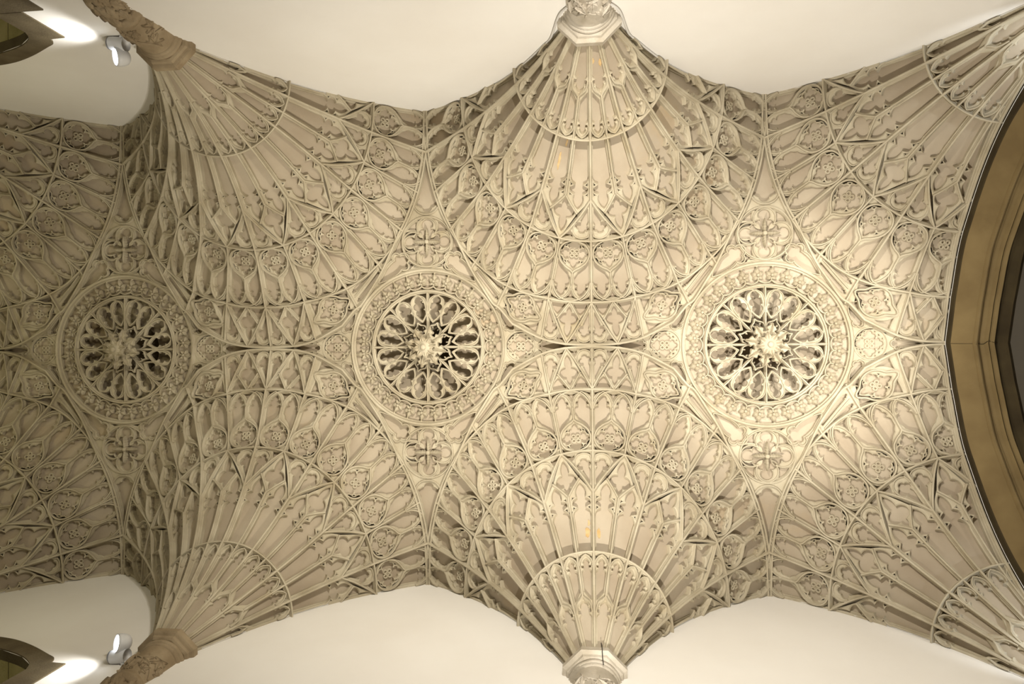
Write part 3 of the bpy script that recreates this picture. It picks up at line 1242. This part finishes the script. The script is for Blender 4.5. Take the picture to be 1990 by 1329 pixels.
# 32 scallops, each with its fleuron
mb = MB()
a = math.radians(360 / 64)
pts = [(.0915 * math.cos(-a), .0915 * math.sin(-a)), (.0875, 0), (.0915 * math.cos(a), .0915 * math.sin(a))]
P, n = up3(smooth_path([pts[0], (.0884, -.0048), pts[1], (.0884, .0048), pts[2]], 16))
sweep(mb, P, n, bead_prof(.0012, -.001, .0062))
ros_part('scallop', mb, rots=[2 * math.pi * i / 32 for i in range(32)])
mb = MB()
for ang, L, wd, x in ((0, .0125, .0046, .0985), (62, .0095, .0044, .0985), (-62, .0095, .0044, .0985), (128, .0085, .0038, .0980), (-128, .0085, .0038, .0980)):
    V, F = leaf_verts(L, wd, 2, .75, .55, .6, 7, 5, .3)
    A = math.radians(ang)
    mb.add(frame_xf(V, (x, 0, -.001), (math.cos(A), math.sin(A), 0), (-math.sin(A), math.cos(A), 0), (0, 0, -1)), F)
ball(mb, (.0990, 0, -.0062), .0022, 7, 5)
ball(mb, (.1115, 0, -.0040), .0018, 7, 5)
P, n = up3([(.0905, 0), (.0925, 0), (.0960, 0)])
sweep(mb, P, n, bead_prof(.0012, -.001, .0045))
ros_part('fleuron', mb, rots=[2 * math.pi * (i + .5) / 32 for i in range(32)])

# wheel: eight spokes, sixteen cusped petals, arches and forks
mb = MB()
P, n = up3(dense([(.008, 0), (.0835, 0)]))
sweep(mb, P, n, [(-.0019, -.004), (-.0019, .0030), (-.0010, .0045), (-.0007, .0074), (.0007, .0074), (.0010, .0045), (.0019, .0030), (.0019, -.004)])
ros_part('spoke', mb, rots=[math.pi / 4 * i for i in range(8)])
mb = MB()


def petal(f, step=.0015):
    r = [(.0380, 0), (.0470, .0074), (.0570, .0112), (.0680, .0116), (.0750, .0084), (.0792, .0)]
    p = [(.0585 + (x - .0585) * f, y * f * (1 if f == 1 else 0.96)) for x, y in r]
    up = smooth_path(p, 30)
    return np.concatenate([up, (up * np.array([1, -1]))[::-1][1:-1]])


def pol(p):
    return p


hp_ = [(.0412, 0), (.0480, .0058), (.0570, .0048), (.0672, .0048), (.0772, 0), (.0672, -.0048), (.0570, -.0048), (.0480, -.0058)]
hole = arc_loop(hp_, [.12, .50, .95, .62, .62, .95, .50, .12], .0013)
out_ = petal(1.0)
panel(mb, lambda q: up3(q), out_, [hole], .0042, .0006, -.0010)
P, n = up3(out_)
sweep(mb, P, n, [(-.0009, -.001), (-.0009, .0046), (-.0004, .0062), (.0004, .0062), (.0009, .0046), (.0009, -.001)], True)
ros_part('petal', mb, rots=[math.radians(22.5 + 45 * i + s * 10.9) for i in range(8) for s in (-1, 1)])
mb = MB()
tt = np.radians(np.array([-20.6, -20, -18.5, -15.5, -10, -5, 0, 5, 10, 15.5, 18.5, 20, 20.6]))
rr = np.array([.046, .056, .066, .0745, .0800, .0818, .0824, .0818, .0800, .0745, .066, .056, .046])
P, n = up3(smooth_path(np.stack([rr * np.cos(tt), rr * np.sin(tt)], 1), 48))
sweep(mb, P, n, [(-.0010, -.003), (-.0010, .0040), (-.0005, .0058), (.0005, .0058), (.0010, .0040), (.0010, -.003)])
ros_part('sector_arch', mb, rots=[math.radians(22.5 + 45 * i) for i in range(8)])
mb = MB()
for s in (-1, 1):
    a = math.radians(22.5) * s
    P, n = up3(smooth_path([(.0395, 0), (.0350, .0025 * s), (.0300, .0085 * s), (.0225 * math.cos(a), .0225 * math.sin(a))], 14))
    sweep(mb, P, n, [(-.0011, -.003), (-.0011, .0040), (-.0005, .0060), (.0005, .0060), (.0011, .0040), (.0011, -.003)])
    # cusps hanging into the little light
    V, F = leaf_verts(.0050, .0016, 1, .6, .1, .5, 5, 5, .1)
    mb.add(frame_xf(V, (.0320, .0060 * s, -.002), (-.85, -.5 * s, 0), (.5 * s, -.85, 0), (0, 0, -1)), F)
ros_part('fork', mb, rots=[math.radians(22.5 + 45 * i) for i in range(8)])

# pendant: stem with whorl of leaves and star flower; leaves are sub-parts
PEND_Z = -.030
mb = MB()
lathe(mb, [(.0, .020), (.0150, .012), (.0130, .002), (.0090, -.004), (.0075, -.014), (.0110, -.022), (.0120, -.026), (.0080, -.031), (.0, -.033)], 20)
PEND = mb.mesh('pendant', M_RIB, True)
mb = MB()
V, F = leaf_verts(.0240, .0100, 3, .55, .42, .35, 22, 9, .55)
mb.add(frame_xf(V, (.0060, 0, -.016), (1, 0, .10), (0, 1, 0), (.1, 0, -1)), F)
LEAF_O = mb.mesh('leaf', M_RIB)
mb = MB()
V, F = leaf_verts(.0150, .0050, 2, .6, .45, .35, 15, 7, .35)
mb.add(frame_xf(V, (.0030, 0, -.026), (1, 0, -.05), (0, 1, 0), (-.05, 0, -1)), F)
LEAF_I = mb.mesh('leaf', M_RIB)
mb = MB()
ball(mb, (0, 0, -.0335), .0042, 14, 8, .7)
BUTTON = mb.mesh('button', M_RIB, True)

for i in (-1, 0, 1):
    t = thing('ceiling_rosette', ros_lab[i], 'rosette', nw((i - .5) * BAY, 0, 1.0), 0, 'large openwork rosettes on the crown line')
    for name, me, r, subs in ROS:
        link(name, me, t, rotz=r)
    p = link('pendant', PEND, t)
    for j in range(8):
        link('leaf', LEAF_O, p, rotz=math.radians(45 * j + 12))
        link('leaf', LEAF_I, p, rotz=math.radians(45 * j + 34))
    link('button', BUTTON, p)

# ------------------------------------------------------------------ quatrefoil roundels
mb = MB()
P, n = up3(circ_pts((0, 0), .0378, 0, 360, 65)[:-1])
sweep(mb, P, n, [(-.0020, -.001), (-.0020, .0052), (-.0008, .0080), (.0006, .0080), (.0012, .0056), (.0020, .0050), (.0020, -.001)], True)
RD_RING = mb.mesh('ring', M_RIB)
mb = MB()
pts, bul = [], []
for i in range(4):
    a = i * math.pi / 2
    ca, sa = math.cos(a), math.sin(a)

    def T(x, y):
        return (x * ca - y * sa, x * sa + y * ca)
    pts += [T(.0076, -.0076), T(.0193, -.0052), T(.0193, .0052)]
    bul += [1.15, 2.9, 1.15]
hole = arc_loop(pts, bul, .0016)
eyes = []
for i in range(4):
    a = math.radians(45 + 90 * i)
    d = np.array([math.cos(a), math.sin(a)])
    t = np.array([-d[1], d[0]])
    eyes.append(arc_loop([d * .0335 - t * .010, d * .0215, d * .0335 + t * .010], [-.18, -.18, .2], .002))
panel(mb, lambda q: up3(q), circ_pts((0, 0), .0372, 0, 360, 65)[:-1], [hole] + eyes, .0044)
for i in range(4):
    a = i * math.pi / 2
    ca, sa = math.cos(a), math.sin(a)
    arc = circ_pts((.0215, 0), .0152, -128, 128, 26)
    arc = np.stack([arc[:, 0] * ca - arc[:, 1] * sa, arc[:, 0] * sa + arc[:, 1] * ca], 1)
    P, n = up3(arc)
    sweep(mb, P, n, bead_prof(.0012, .0034, .0066))
RD_PLATE = mb.mesh('quatrefoil', M_RIB)
mb = MB()
for i in range(4):
    a = i * math.pi / 2
    V, F = leaf_verts(.0195, .0036, 5, .9, .25, 1.3, 19, 5, .35)
    mb.add(frame_xf(V, (.0010, 0, -.0060), (1, 0, .02), (0, 1, 0), (0, 0, -1)) @ np.array([[math.cos(a), math.sin(a), 0], [-math.sin(a), math.cos(a), 0], [0, 0, 1]]), F)
ball(mb, (0, 0, -.0085), .0034, 12, 7, .8)
lathe(mb, [(.0036, .001), (.0030, -.006), (.0, -.010)], 12)
RD_CROSS = mb.mesh('cross', M_RIB)
rl = {-1: 'dimmest rosette', 0: 'middle rosette', 1: 'brightest rosette'}
for i in (-1, 0, 1):
    for sy in (-1, 1):
        t = thing('roundel', f'round quatrefoil boss with leafy cross on the {"upper" if sy < 0 else "lower"} wall side of the {rl[i]}', 'roundel', nw((i - .5) * BAY, sy * .158, 1.0), 0, 'quatrefoil roundels with crosses')
        link('ring', RD_RING, t)
        link('quatrefoil', RD_PLATE, t)
        link('cross', RD_CROSS, t)

# little flower roundels between rosette and pinch
mb = MB()
P, n = up3(circ_pts((0, 0), .0226, 0, 360, 49)[:-1])
sweep(mb, P, n, [(-.0016, -.001), (-.0016, .0048), (-.0007, .0072), (.0007, .0072), (.0016, .0048), (.0016, -.001)], True)
SR_RING = mb.mesh('ring', M_RIB)
mb = MB()
panel(mb, lambda q: up3(q), circ_pts((0, 0), .0222, 0, 360, 49)[:-1], [multifoil((0, 0), .0098, .0145, 0, b_main=1.1)] + eyelets((0, 0), .0175, .0016, math.pi / 4) + eyelets((0, 0), .0186, .0011, math.radians(22.5), 8), .0042)
SR_PLATE = mb.mesh('quatrefoil', M_RIB)
for i in (-1, 0, 1):
    for sx in (-1, 1):
        where = 'toward the brown arch' if sx > 0 else 'away from the brown arch'
        t = thing('flower_roundel', f'small round flower boss beside the {rl[i]}, {where}', 'roundel', nw((i - .5) * BAY + sx * .1405, 0, 1.0), 0, 'small flower roundels on the crown line')
        link('ring', SR_RING, t)
        link('quatrefoil', SR_PLATE, t)
        m4 = Matrix.Identity(4)
        m4[1][1], m4[2][2] = -1, -1
        link('flower', FLOWER, t, mat4=m4)

# ------------------------------------------------------------------ corbels
AXY = -.006
COR = []


def cor_part(name, mb, smooth=False, mat=None):
    for v in mb.v:
        v[:, 1] = np.maximum(v[:, 1], -.0006)      # nothing behind the wall face
        v[:, 2] = np.where(v[:, 2] < -.030, -.030 + (v[:, 2] + .030) * 1.24, v[:, 2])
    COR.append((name, mb.mesh(name, mat or M_CORBEL, smooth)))


def octa(prof):
    mb = MB()
    k = 1 / math.cos(math.pi / 8)
    lathe(mb, [(r * k, z) for r, z in prof], 8, (0, AXY, 0), phase=math.pi / 8)
    return mb


# heights relative to the springing (0 = top of abacus)
cor_part('abacus', octa([(.0, .0015), (.0330, .0015), (.0345, -.0010), (.0345, -.0085), (.0330, -.0095), (.0305, -.0105), (.0295, -.0135), (.0270, -.0150), (.0, -.0150)]))
cor_part('springer', octa([(.0, -.001), (.0265, -.001), (.0268, .006), (.0275, .012), (.0, .012)]))
mb = MB()
lathe(mb, [(.0262, -.0140), (.0280, -.0155), (.0285, -.0180), (.0272, -.0198), (.0262, -.0202), (.0268, -.0222), (.0255, -.0242), (.0235, -.0250)], 40, (0, AXY, 0))
cor_part('neck_ring', mb, True)
mb = MB()
lathe(mb, [(.0240, -.0240), (.0238, -.0300), (.0228, -.0420), (.0208, -.0560), (.0180, -.0660)], 40, (0, AXY + .001, 0))
cor_part('bell', mb, True)
mb = MB()
lathe(mb, [(.0170, -.0640), (.0200, -.0650), (.0205, -.0700), (.0190, -.0712), (.0188, -.0735), (.0172, -.0745), (.0150, -.0745)], 32, (0, AXY + .001, 0))
cor_part('collar', mb, True)
mb = MB()
lathe(mb, [(.0155, -.0740), (.0160, -.0800), (.0148, -.0900), (.0120, -.1020), (.0085, -.1140), (.0040, -.1230), (.0, -.1260)], 24, (0, AXY + .001, 0))
cor_part('tip', mb, True)
rr_ = random.Random(3)


def bell_r(z):
    return float(np.interp(-z, [.024, .030, .042, .056, .066], [.0240, .0238, .0228, .0208, .0180]))


LEAFM = []


def vine_leaf(ang, z, rot, size):
    """five-lobed leaf laid on the bell"""
    mb = MB()
    a = math.radians(ang)
    for dd, l in ((0, 1.0), (48, .85), (-48, .85), (98, .65), (-98, .65)):
        A = math.radians(rot + dd)
        V, F = leaf_verts(size * l, size * .30 * l, 2, .70, .14, .55, 15, 9, .45)
        t = V[:, 0] * math.cos(A) - V[:, 1] * math.sin(A)
        w = V[:, 0] * math.sin(A) + V[:, 1] * math.cos(A)
        zz = z + w
        rad = np.interp(-zz, [.024, .030, .042, .056, .066], [.0240, .0238, .0228, .0208, .0180])
        th = a + t / rad
        R2 = rad + V[:, 2] + .0002
        mb.add(np.stack([R2 * np.sin(th), AXY + .001 + R2 * np.cos(th), zz], 1), F)
    cor_part('vine_leaf', mb)


for ang, z, rot, size in ((-8, -.0480, 200, .0115), (30, -.0400, 330, .0120), (-48, -.0400, 250, .0115), (62, -.0520, 240, .0105), (8, -.0600, 90, .0085), (-78, -.0500, 60, .0100), (84, -.0400, 300, .0090), (-30, -.0585, 140, .0080)):
    vine_leaf(ang, z, rot, size)
# stems
mb = MB()
for path in (((-70, -.060), (-40, -.052), (-8, -.048), (25, -.043), (62, -.050)), ((8, -.062), (0, -.055), (-20, -.050), (-48, -.040)), ((30, -.040), (45, -.048), (84, -.041))):
    q = smooth_path(path, 24)
    pts = [((bell_r(z) + .0004) * math.sin(math.radians(a)), AXY + .001 + (bell_r(z) + .0004) * math.cos(math.radians(a)), z) for a, z in q]
    tube(mb, pts, .0009, 6)
cor_part('vine_stem', mb)
for z0_, cnt, L in ((-.0790, 7, .0150), (-.0900, 6, .0160), (-.1020, 5, .0150), (-.1130, 4, .0110)):
    for j in range(cnt):
        a = math.radians(-90 + 180 * (j + .5) / cnt + rr_.uniform(-8, 8))
        r = float(np.interp(-z0_, [.074, .080, .090, .102, .114, .123], [.0155, .0160, .0148, .0120, .0085, .004]))
        mb = MB()
        V, F = leaf_verts(L, L * .34, 3, .5, .30, .4, 15, 9, .5)
        nn = np.array([math.sin(a), math.cos(a), -.2])
        ex = np.array([math.sin(a) * .25, math.cos(a) * .25, .95]) if j % 2 else np.array([math.cos(a) * .4, -math.sin(a) * .4, .85])
        ey = np.cross(nn, ex)
        mb.add(frame_xf(V, (r * .93 * math.sin(a), AXY + .001 + r * .93 * math.cos(a), z0_ - .006), ex, ey, nn), F)
        cor_part('foliage', mb, True)


def corbel_label(i, up):
    w = 'upper' if up else 'lower'
    return {0: f'carved leafy stone corbel on the {w} wall under the full middle fan', -1: f'carved tapering stone corbel beside the {w} wall spotlight',
            -2: f'carved stone corbel under the dim far fan on the {w} wall', 1: f'carved stone corbel beside the brown arch on the {w} wall'}[i]


cor0 = thing('corbel', corbel_label(0, True), 'corbel', nw(0, -W, 0.738), 0, 'carved foliage corbels')
for name, me in COR:
    link(name, me, cor0)
for i in (-2, -1, 0, 1):
    for up in (True, False):
        if not (i == 0 and up):
            c_ = dup(cor0, nw(i * BAY, -W if up else W, 0.738), 0 if up else math.pi, corbel_label(i, up))
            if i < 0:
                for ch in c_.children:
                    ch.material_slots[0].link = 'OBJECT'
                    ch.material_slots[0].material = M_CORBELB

# ------------------------------------------------------------------ cables along the wall ribs


def cable(i, up):
    q = []
    for sgn, b0, b1 in ((1, B0 + .006, 0.286), (-1, 0.286, B0 + .006)):
        P, nn = fmap_kb(np.stack([np.full(60, 6.92 * sgn), np.linspace(b0, b1, 60)], 1))
        P = P + nn * .0056
        P[:, 0] += (0 if sgn > 0 else BAY)
        q.append(P[(P[:, 0] <= BAY / 2) if sgn > 0 else (P[:, 0] >= BAY / 2)])
    P = np.concatenate(q)
    jit = np.array([math.sin(j * 1.7) * .0003 + math.sin(j * .43) * .0003 for j in range(len(P))])
    P[:, 2] += jit
    P[:, 1] = .0009
    mb = MB()
    if up:
        tube(mb, P, .0009, 6)
    else:
        tube(mb, P * np.array([1, -1, 1]), .0009, 6)
    names = {-2: 'over the spotlit window bay', -1: 'over the blank bay beside the wall spotlight', 0: 'over the blank bay next to the brown arch'}
    o = link('cable', mb.mesh('cable', M_CABLE, True, (BAY / 2, 0, .95)), loc=nw(i * BAY + BAY / 2, -W if up else W, .95))
    o['label'] = f'thin white cable {names[i]}, {"upper" if up else "lower"} wall'
    o['category'] = 'cable'
    o['group'] = 'white cables along the vault edges'


for i in (-2, -1, 0):
    for up in (True, False):
        cable(i, up)
# thicker conduits by the middle upper corbel
for sx, lab in ((1, 'white conduit curving off the upper middle corbel toward the brown arch'), (-1, 'white conduit curving off the upper middle corbel toward the middle rosette')):
    mb = MB()
    kb = np.stack([np.full(30, 6.9 * sx), np.linspace(B0 + .004, .088, 30)], 1)
    P, nn = fmap_kb(kb)
    P = P + nn * np.linspace(.0095, .0062, 30)[:, None]
    pre = np.array([[sx * .0205, .0020, .700], [sx * .0290, .0022, .712], [sx * .0345, .0022, .728]])
    P[:, 1] = .0016
    tube(mb, smooth_path(np.concatenate([pre, P[6::4]]), 60), .0013, 8)
    o = link('conduit', mb.mesh('conduit', M_CABLE, True, (0, 0, .738)), loc=nw(0, -W, .738))
    o['label'], o['category'] = lab, 'conduit'
# black wire hanging over the lower middle corbel
mb = MB()
tube(mb, smooth_path([(-.0075, .0265, .775), (-.0072, .0270, .752), (-.0078, .0300, .7395), (-.0080, .0295, .7285), (-.0083, .0240, .7215), (-.0090, .0215, .712)], 40), .0005, 6)
me = mb.mesh('wire', M_WIRE, True, (0, 0, .738))
o = link('wire', me, loc=nw(0, W, .738), rotz=math.pi)
o['label'], o['category'] = 'thin black wire hanging over the abacus of the lower middle corbel', 'wire'

# ------------------------------------------------------------------ wall spotlights


def spotlight(up):
    sg = 1 if up else -1
    w = 'upper' if up else 'lower'
    t = thing('spotlight', f'white wall spotlight with glowing lamp beside the corbel on the {w} wall', 'spotlight', nw(-.5310, -W if up else W, .7060), 0, 'white wall spotlights')

    def prt(name, mb, mat, smooth=True, parent=t):
        V = np.concatenate(mb.v) * np.array([1, sg, 1])
        m2 = MB()
        m2.add(V, mb.f)
        return link(name, m2.mesh(name, mat, smooth), parent)
    mb = MB()
    boxm(mb, .006, .030, .0005, .0030, -.004, .004)
    prt('bracket', mb, M_WHITE, False)
    mb = MB()

    def cyl(c, ax, r, l, n=24, cap=True):
        ax = np.array(ax, float)
        ax /= np.linalg.norm(ax)
        a = np.cross(ax, [.2, .9, .3])
        a /= np.linalg.norm(a)
        b = np.cross(ax, a)
        an = 2 * np.pi * np.arange(n) / n
        ring = np.cos(an)[:, None] * a + np.sin(an)[:, None] * b
        rows = [np.array(c) - ax * l / 2 + ring * r * .94, np.array(c) - ax * l * .46 + ring * r, np.array(c) + ax * l * .46 + ring * r, np.array(c) + ax * l / 2 + ring * r * .94]
        F = [(i * n + j, i * n + (j + 1) % n, (i + 1) * n + (j + 1) % n, (i + 1) * n + j) for i in range(3) for j in range(n)]
        F += [tuple(range(n)), tuple(3 * n + j for j in reversed(range(n)))]
        mb.add(np.concatenate(rows), F)
    cyl((0, .0070, .003), (1, .15, 0), .0078, .0185)
    prt('housing', mb, M_WHITE)
    mb = MB()
    cyl((-.0100, .0062, .003), (1, .15, 0), .0066, .0030)
    prt('end_cap', mb, M_DARK)
    mb = MB()
    tube(mb, [(.000, .0110, .004), (-.0005, .0140, .005), (-.001, .0170, .006)], .0026, 8)
    prt('swivel', mb, M_DARK)
    # head: a bowl opening towards the wall of the window bay
    c = np.array([-.0010, .0205, .0060])
    ax = np.array([-.62, .22, -.75])
    ax /= np.linalg.norm(ax)
    a = np.cross(ax, [0, 1, 0])
    a /= np.linalg.norm(a)
    b = np.cross(ax, a)
    an = 2 * np.pi * np.arange(24) / 24
    ring = np.cos(an)[:, None] * a + np.sin(an)[:, None] * b
    prof = [(.0, -.0110), (.0046, -.0104), (.0080, -.0080), (.0100, -.0035), (.0105, .0012), (.0103, .0048), (.0094, .0050), (.0092, .0036)]
    mb = MB()
    mb.add(np.concatenate([c + ax * z + ring * r for r, z in prof]), [(i * 24 + j, i * 24 + (j + 1) % 24, (i + 1) * 24 + (j + 1) % 24, (i + 1) * 24 + j) for i in range(len(prof) - 1) for j in range(24)])
    hd = prt('lamp_head', mb, M_WHITE)
    mb = MB()
    mb.add(np.concatenate([c + ax * z + ring * r for r, z in [(.0093, .0036), (.0070, .0044), (.0, .0048)]]), [(i * 24 + j, i * 24 + (j + 1) % 24, (i + 1) * 24 + (j + 1) % 24, (i + 1) * 24 + j) for i in range(2) for j in range(24)])
    prt('lamp_face', mb, M_LAMP, True, hd)
    mb = MB()
    tube(mb, smooth_path([(.009, .004, -.001), (.013, .005, -.006), (.016, .006, .001), (.019, .004, -.006), (.022, .005, .001), (.027, .003, -.003)], 40), .0008, 6)
    prt('cable_loop', mb, M_CABLE)


spotlight(True)
spotlight(False)

# ------------------------------------------------------------------ window surrounds of the spotlit bay


def window(up):
    sg = -1 if up else 1
    n_ = 1 if up else 2
    wx = -1.5 * BAY
    root = link(f'window_{n_}', None, loc=nw(wx, sg * W, .70))
    root['kind'] = 'structure'
    root['label'] = f'arched window head in dark stone on the {"upper" if up else "lower"} wall'
    off = (wx, sg * W, .70)

    def prt(name, mb, mat, smooth=False, parent=root):
        return link(name, mb.mesh(name, mat, smooth, off), parent)
    inn = np.array([(.112, .45), (.112, .682), (.104, .695), (.08, .711), (.042, .725), (0, .735)])
    ext = np.array([(.127, .700), (.1215, .710), (.108, .7175), (.072, .7360), (.036, .7500), (0, .7570)])
    inn_a = smooth_path(inn[1:], 24)
    ext_a = smooth_path(ext, 24)
    f0, f1 = W - .0015, W + .012

    def slab(poly, name, y0=f0, y1=f1, mat=M_WIN):
        poly = np.asarray(poly, float)
        tri = tessellate_polygon([[Vector((x, y, 0)) for x, y in poly]])
        mb = MB()
        n = len(poly)
        V = np.concatenate([np.stack([wx + poly[:, 0], np.full(n, sg * y), poly[:, 1]], 1) for y in (y0, y1)])
        mb.add(V, list(tri) + [tuple(i + n for i in t) for t in tri] + [(i, (i + 1) % n, n + (i + 1) % n, n + i) for i in range(n)])
        prt(name, mb, mat)
    for s in (-1, 1):
        m = np.array([s, 1])
        # arch head stone, then stepped jamb blocks
        slab(np.concatenate([inn_a, ext_a[::-1]]) * m, 'arch_stone')
        slab(np.array([(.1125, .6400), (.1455, .6400), (.1455, .6985), (.127, .6995), (.1125, .6835)]) * m, 'jamb_stone')
        slab(np.array([(.1125, .5400), (.1715, .5400), (.1715, .6390), (.1125, .6390)]) * m, 'jamb_stone')
        slab(np.array([(.1125, .4500), (.1455, .4500), (.1455, .5390), (.1125, .5390)]) * m, 'jamb_stone')
    # soffit voussoirs, three deep
    full = np.concatenate([inn[1:] * np.array([-1, 1]), inn[::-1][1:-1]])
    arc = smooth_path(full, 80)
    L = np.r_[0, np.cumsum(np.hypot(*np.diff(arc, axis=0).T))]
    nst = 7
    for row in range(2):
        y0, y1 = f1 + row * .042 + .0006, f1 + (row + 1) * .042 - .0006
        sh = .5 if row else 0
        edges = np.clip((np.arange(nst + 2) - sh) / nst, 0, 1)
        for e0, e1 in zip(edges[:-1], edges[1:]):
            if e1 - e0 < .01:
                continue
            q = np.linspace(e0 * L[-1] + .0006, e1 * L[-1] - .0006, 8)
            lo = np.stack([np.interp(q, L, arc[:, 0]), np.interp(q, L, arc[:, 1])], 1)
            hi = lo + np.array([0, .012])
            slab(np.concatenate([lo, hi[::-1]]), 'voussoir', y0, y1, M_VOUS)
        for s in (-1, 1):
            for h0 in (.50, .56, .62):
                slab(np.array([(.1120, h0), (.124, h0), (.124, h0 + .0588), (.1120, h0 + .0588)]) * np.array([s, 1]), 'reveal_stone', y0, y1, M_VOUS)
    mb = MB()
    boxm(mb, wx - .12, wx + .12, sg * (W + .098), sg * (W + .102), .40, .75)
    prt('glazing', mb, M_GLASS)


window(True)
window(False)

# ------------------------------------------------------------------ brown transverse arch closing the vault
XE = BAY - .0102
_bp = np.concatenate([np.linspace(B0, .30, 70), np.linspace(.30, .352, 16)[1:]])
_ap = surf(np.zeros(len(_bp)), _bp)                 # y (from wall), h along the middle meridian
path = np.stack([-W + _ap[:, 1], _ap[:, 2]], 1)
path = np.concatenate([[(path[0, 0] - .004, .45)], [(path[0, 0] - .003, .60)], path])
path[-1] = (-0.0002, path[-1, 1])


def arch_points(drop):
    t = nrm(np.gradient(path, axis=0))
    nn = np.stack([t[:, 1], -t[:, 0]], 1)               # towards the opening
    q = path + nn * drop
    q = q[q[:, 0] < -1e-5]
    # meet on the centre line
    y1, h1 = q[-1]
    y0, h0 = q[-3]
    q = np.concatenate([q, [(0.0, h1 + (h1 - h0) / max(1e-6, y1 - y0) * (0 - y1))]])
    return q


def arch_strip(prof, name, mat, parent, closed_back=True):
    for sg in (-1, 1):
        cols = []
        for x, d in prof:
            q = arch_points(d + (.006 if d > .005 else 0))
            L = np.r_[0, np.cumsum(np.hypot(*np.diff(q, axis=0).T))]
            s = np.linspace(0, L[-1], 90)
            yy, hh = np.interp(s, L, q[:, 0]), np.interp(s, L, q[:, 1])
            cols.append(np.stack([np.full(90, XE + x), (-sg) * -yy * 1.0 if sg < 0 else yy, hh], 1))
        V = np.stack(cols, 1)
        if sg > 0:
            V[..., 1] *= -1
        else:
            V[..., 1] = -np.abs(V[..., 1])
        K = len(prof)
        F = [(i * K + j, (i + 1) * K + j, (i + 1) * K + j + 1, i * K + j + 1) for i in range(89) for j in range(K - 1)]
        mb = MB()
        mb.add(V.reshape(-1, 3), F)
        o = link(name, mb.mesh(name, mat, False, (XE, 0, .9)), parent)


mbE = MB()
bs = np.linspace(B0, .3485, 90)
PE, nE = fmap_kb(np.stack([np.zeros(90), bs], 1))
PE[:, 0] -= .0134
sweep(mbE, PE, nE, rib_prof(.0030, .0128))
EDGE = mbE.mesh('edge_rib', M_RIB, False, FAN_OFF)
mbE = MB()
PE2 = PE * np.array([-1, 1, 1])
sweep(mbE, PE2, nE * np.array([-1, 1, 1]), rib_prof(.0030, .0128))
EDGE2 = mbE.mesh('edge_rib', M_RIB, False, FAN_OFF)
for o_ in [o for o in sc.objects if o.name.startswith('fan_vault') and abs(o.location.x - S * BAY) < .01]:
    link('edge_rib', EDGE if o_.location.y < 0 else EDGE2, o_)
mb = MB()
PC = PE + nE * .0132
PC[:, 0] = -.0108
PC[:, 1] -= W
both = np.concatenate([PC, (PC * np.array([1, -1, 1]))[::-1]])
tube(mb, both, .00045, 6)
o = link('cable', mb.mesh('cable', M_CABLE, True, (0, 0, .9)), loc=nw(BAY, 0, .9))
o['label'], o['category'] = 'thin white cable along the vault edge against the brown arch', 'cable'
o['group'] = 'white cables along the vault edges'
arch = link('trim_1', None, loc=nw(XE, 0, .9))
arch['kind'] = 'structure'
arch['label'] = 'brown moulded pointed stone arch closing the vault'
arch_strip([(0.003, -.010), (0.0, -.004), (0.0, .0160), (0.0010, .0175)], 'shaded_fillet', M_ARCHD, arch)  # shadow gap at the vault edge, its shade put into the colour
arch_strip([(0.0010, .0175), (.0185, .0355), (.0188, .0375)], 'splay', M_ARCH, arch)
arch_strip([(.0188, .0375), (.0195, .0395), (.0215, .0402), (.0235, .0392), (.0240, .0360)], 'bead', M_ARCH, arch)
arch_strip([(.0240, .0360), (.0255, .0345), (.0280, .0350), (.0310, .0385), (.0335, .0440)], 'cove', M_ARCH, arch)
arch_strip([(.0335, .0440), (.0340, .0400), (.0350, .0400), (.0356, .0455), (.0395, .0465)], 'fillet', M_ARCH, arch)
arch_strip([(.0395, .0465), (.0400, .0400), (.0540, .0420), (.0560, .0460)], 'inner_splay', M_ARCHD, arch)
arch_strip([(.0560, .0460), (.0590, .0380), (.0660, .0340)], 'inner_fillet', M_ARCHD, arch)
mb = MB()
qa = {d: arch_points(d + .006) for d in (.0175, .0265, .0355, .0400, .0350, .0385, .0440, .0465)}
rp = random.Random(5)
pts = []
for x, d in ((.001, .0175), (.0098, .0265), (.0186, .0355), (.0210, .0402), (.0250, .0350), (.0300, .0385), (.0335, .0440), (.0390, .0465)):
    h_ = arch_points(d + .006)[-1, 1]
    pts.append((XE + x, rp.uniform(-.0022, .0022), h_ - .0002))
tube(mb, smooth_path(pts, 40), .0004, 5)
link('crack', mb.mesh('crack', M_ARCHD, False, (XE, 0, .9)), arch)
# the wall the arch is cut through, and the plain space beyond
mb = MB()
for sg in (-1, 1):
    q = arch_points(.030)
    poly = np.concatenate([[(-W - .05, .45)], q, [(0, 1.08)], [(-W - .05, 1.08)]])
    tri = tessellate_polygon([[Vector((a, b, 0)) for a, b in poly]])
    for x in (.020, .060):
        mb.add(np.stack([np.full(len(poly), XE + x), -sg * poly[:, 0] * -1, poly[:, 1]], 1), tri)
struct('wall_east', mb.mesh('wall_east', M_GREY, off=(0, 0, -Z0 / S)), 'wall over the brown arch')
mb = MB()
boxm(mb, XE + .066, 1.15, -W - .1, W + .1, 1.02, 1.06)
struct('ceiling', mb.mesh('ceiling', M_GREY, off=(0, 0, -Z0 / S)), 'plain grey ceiling beyond the brown arch')
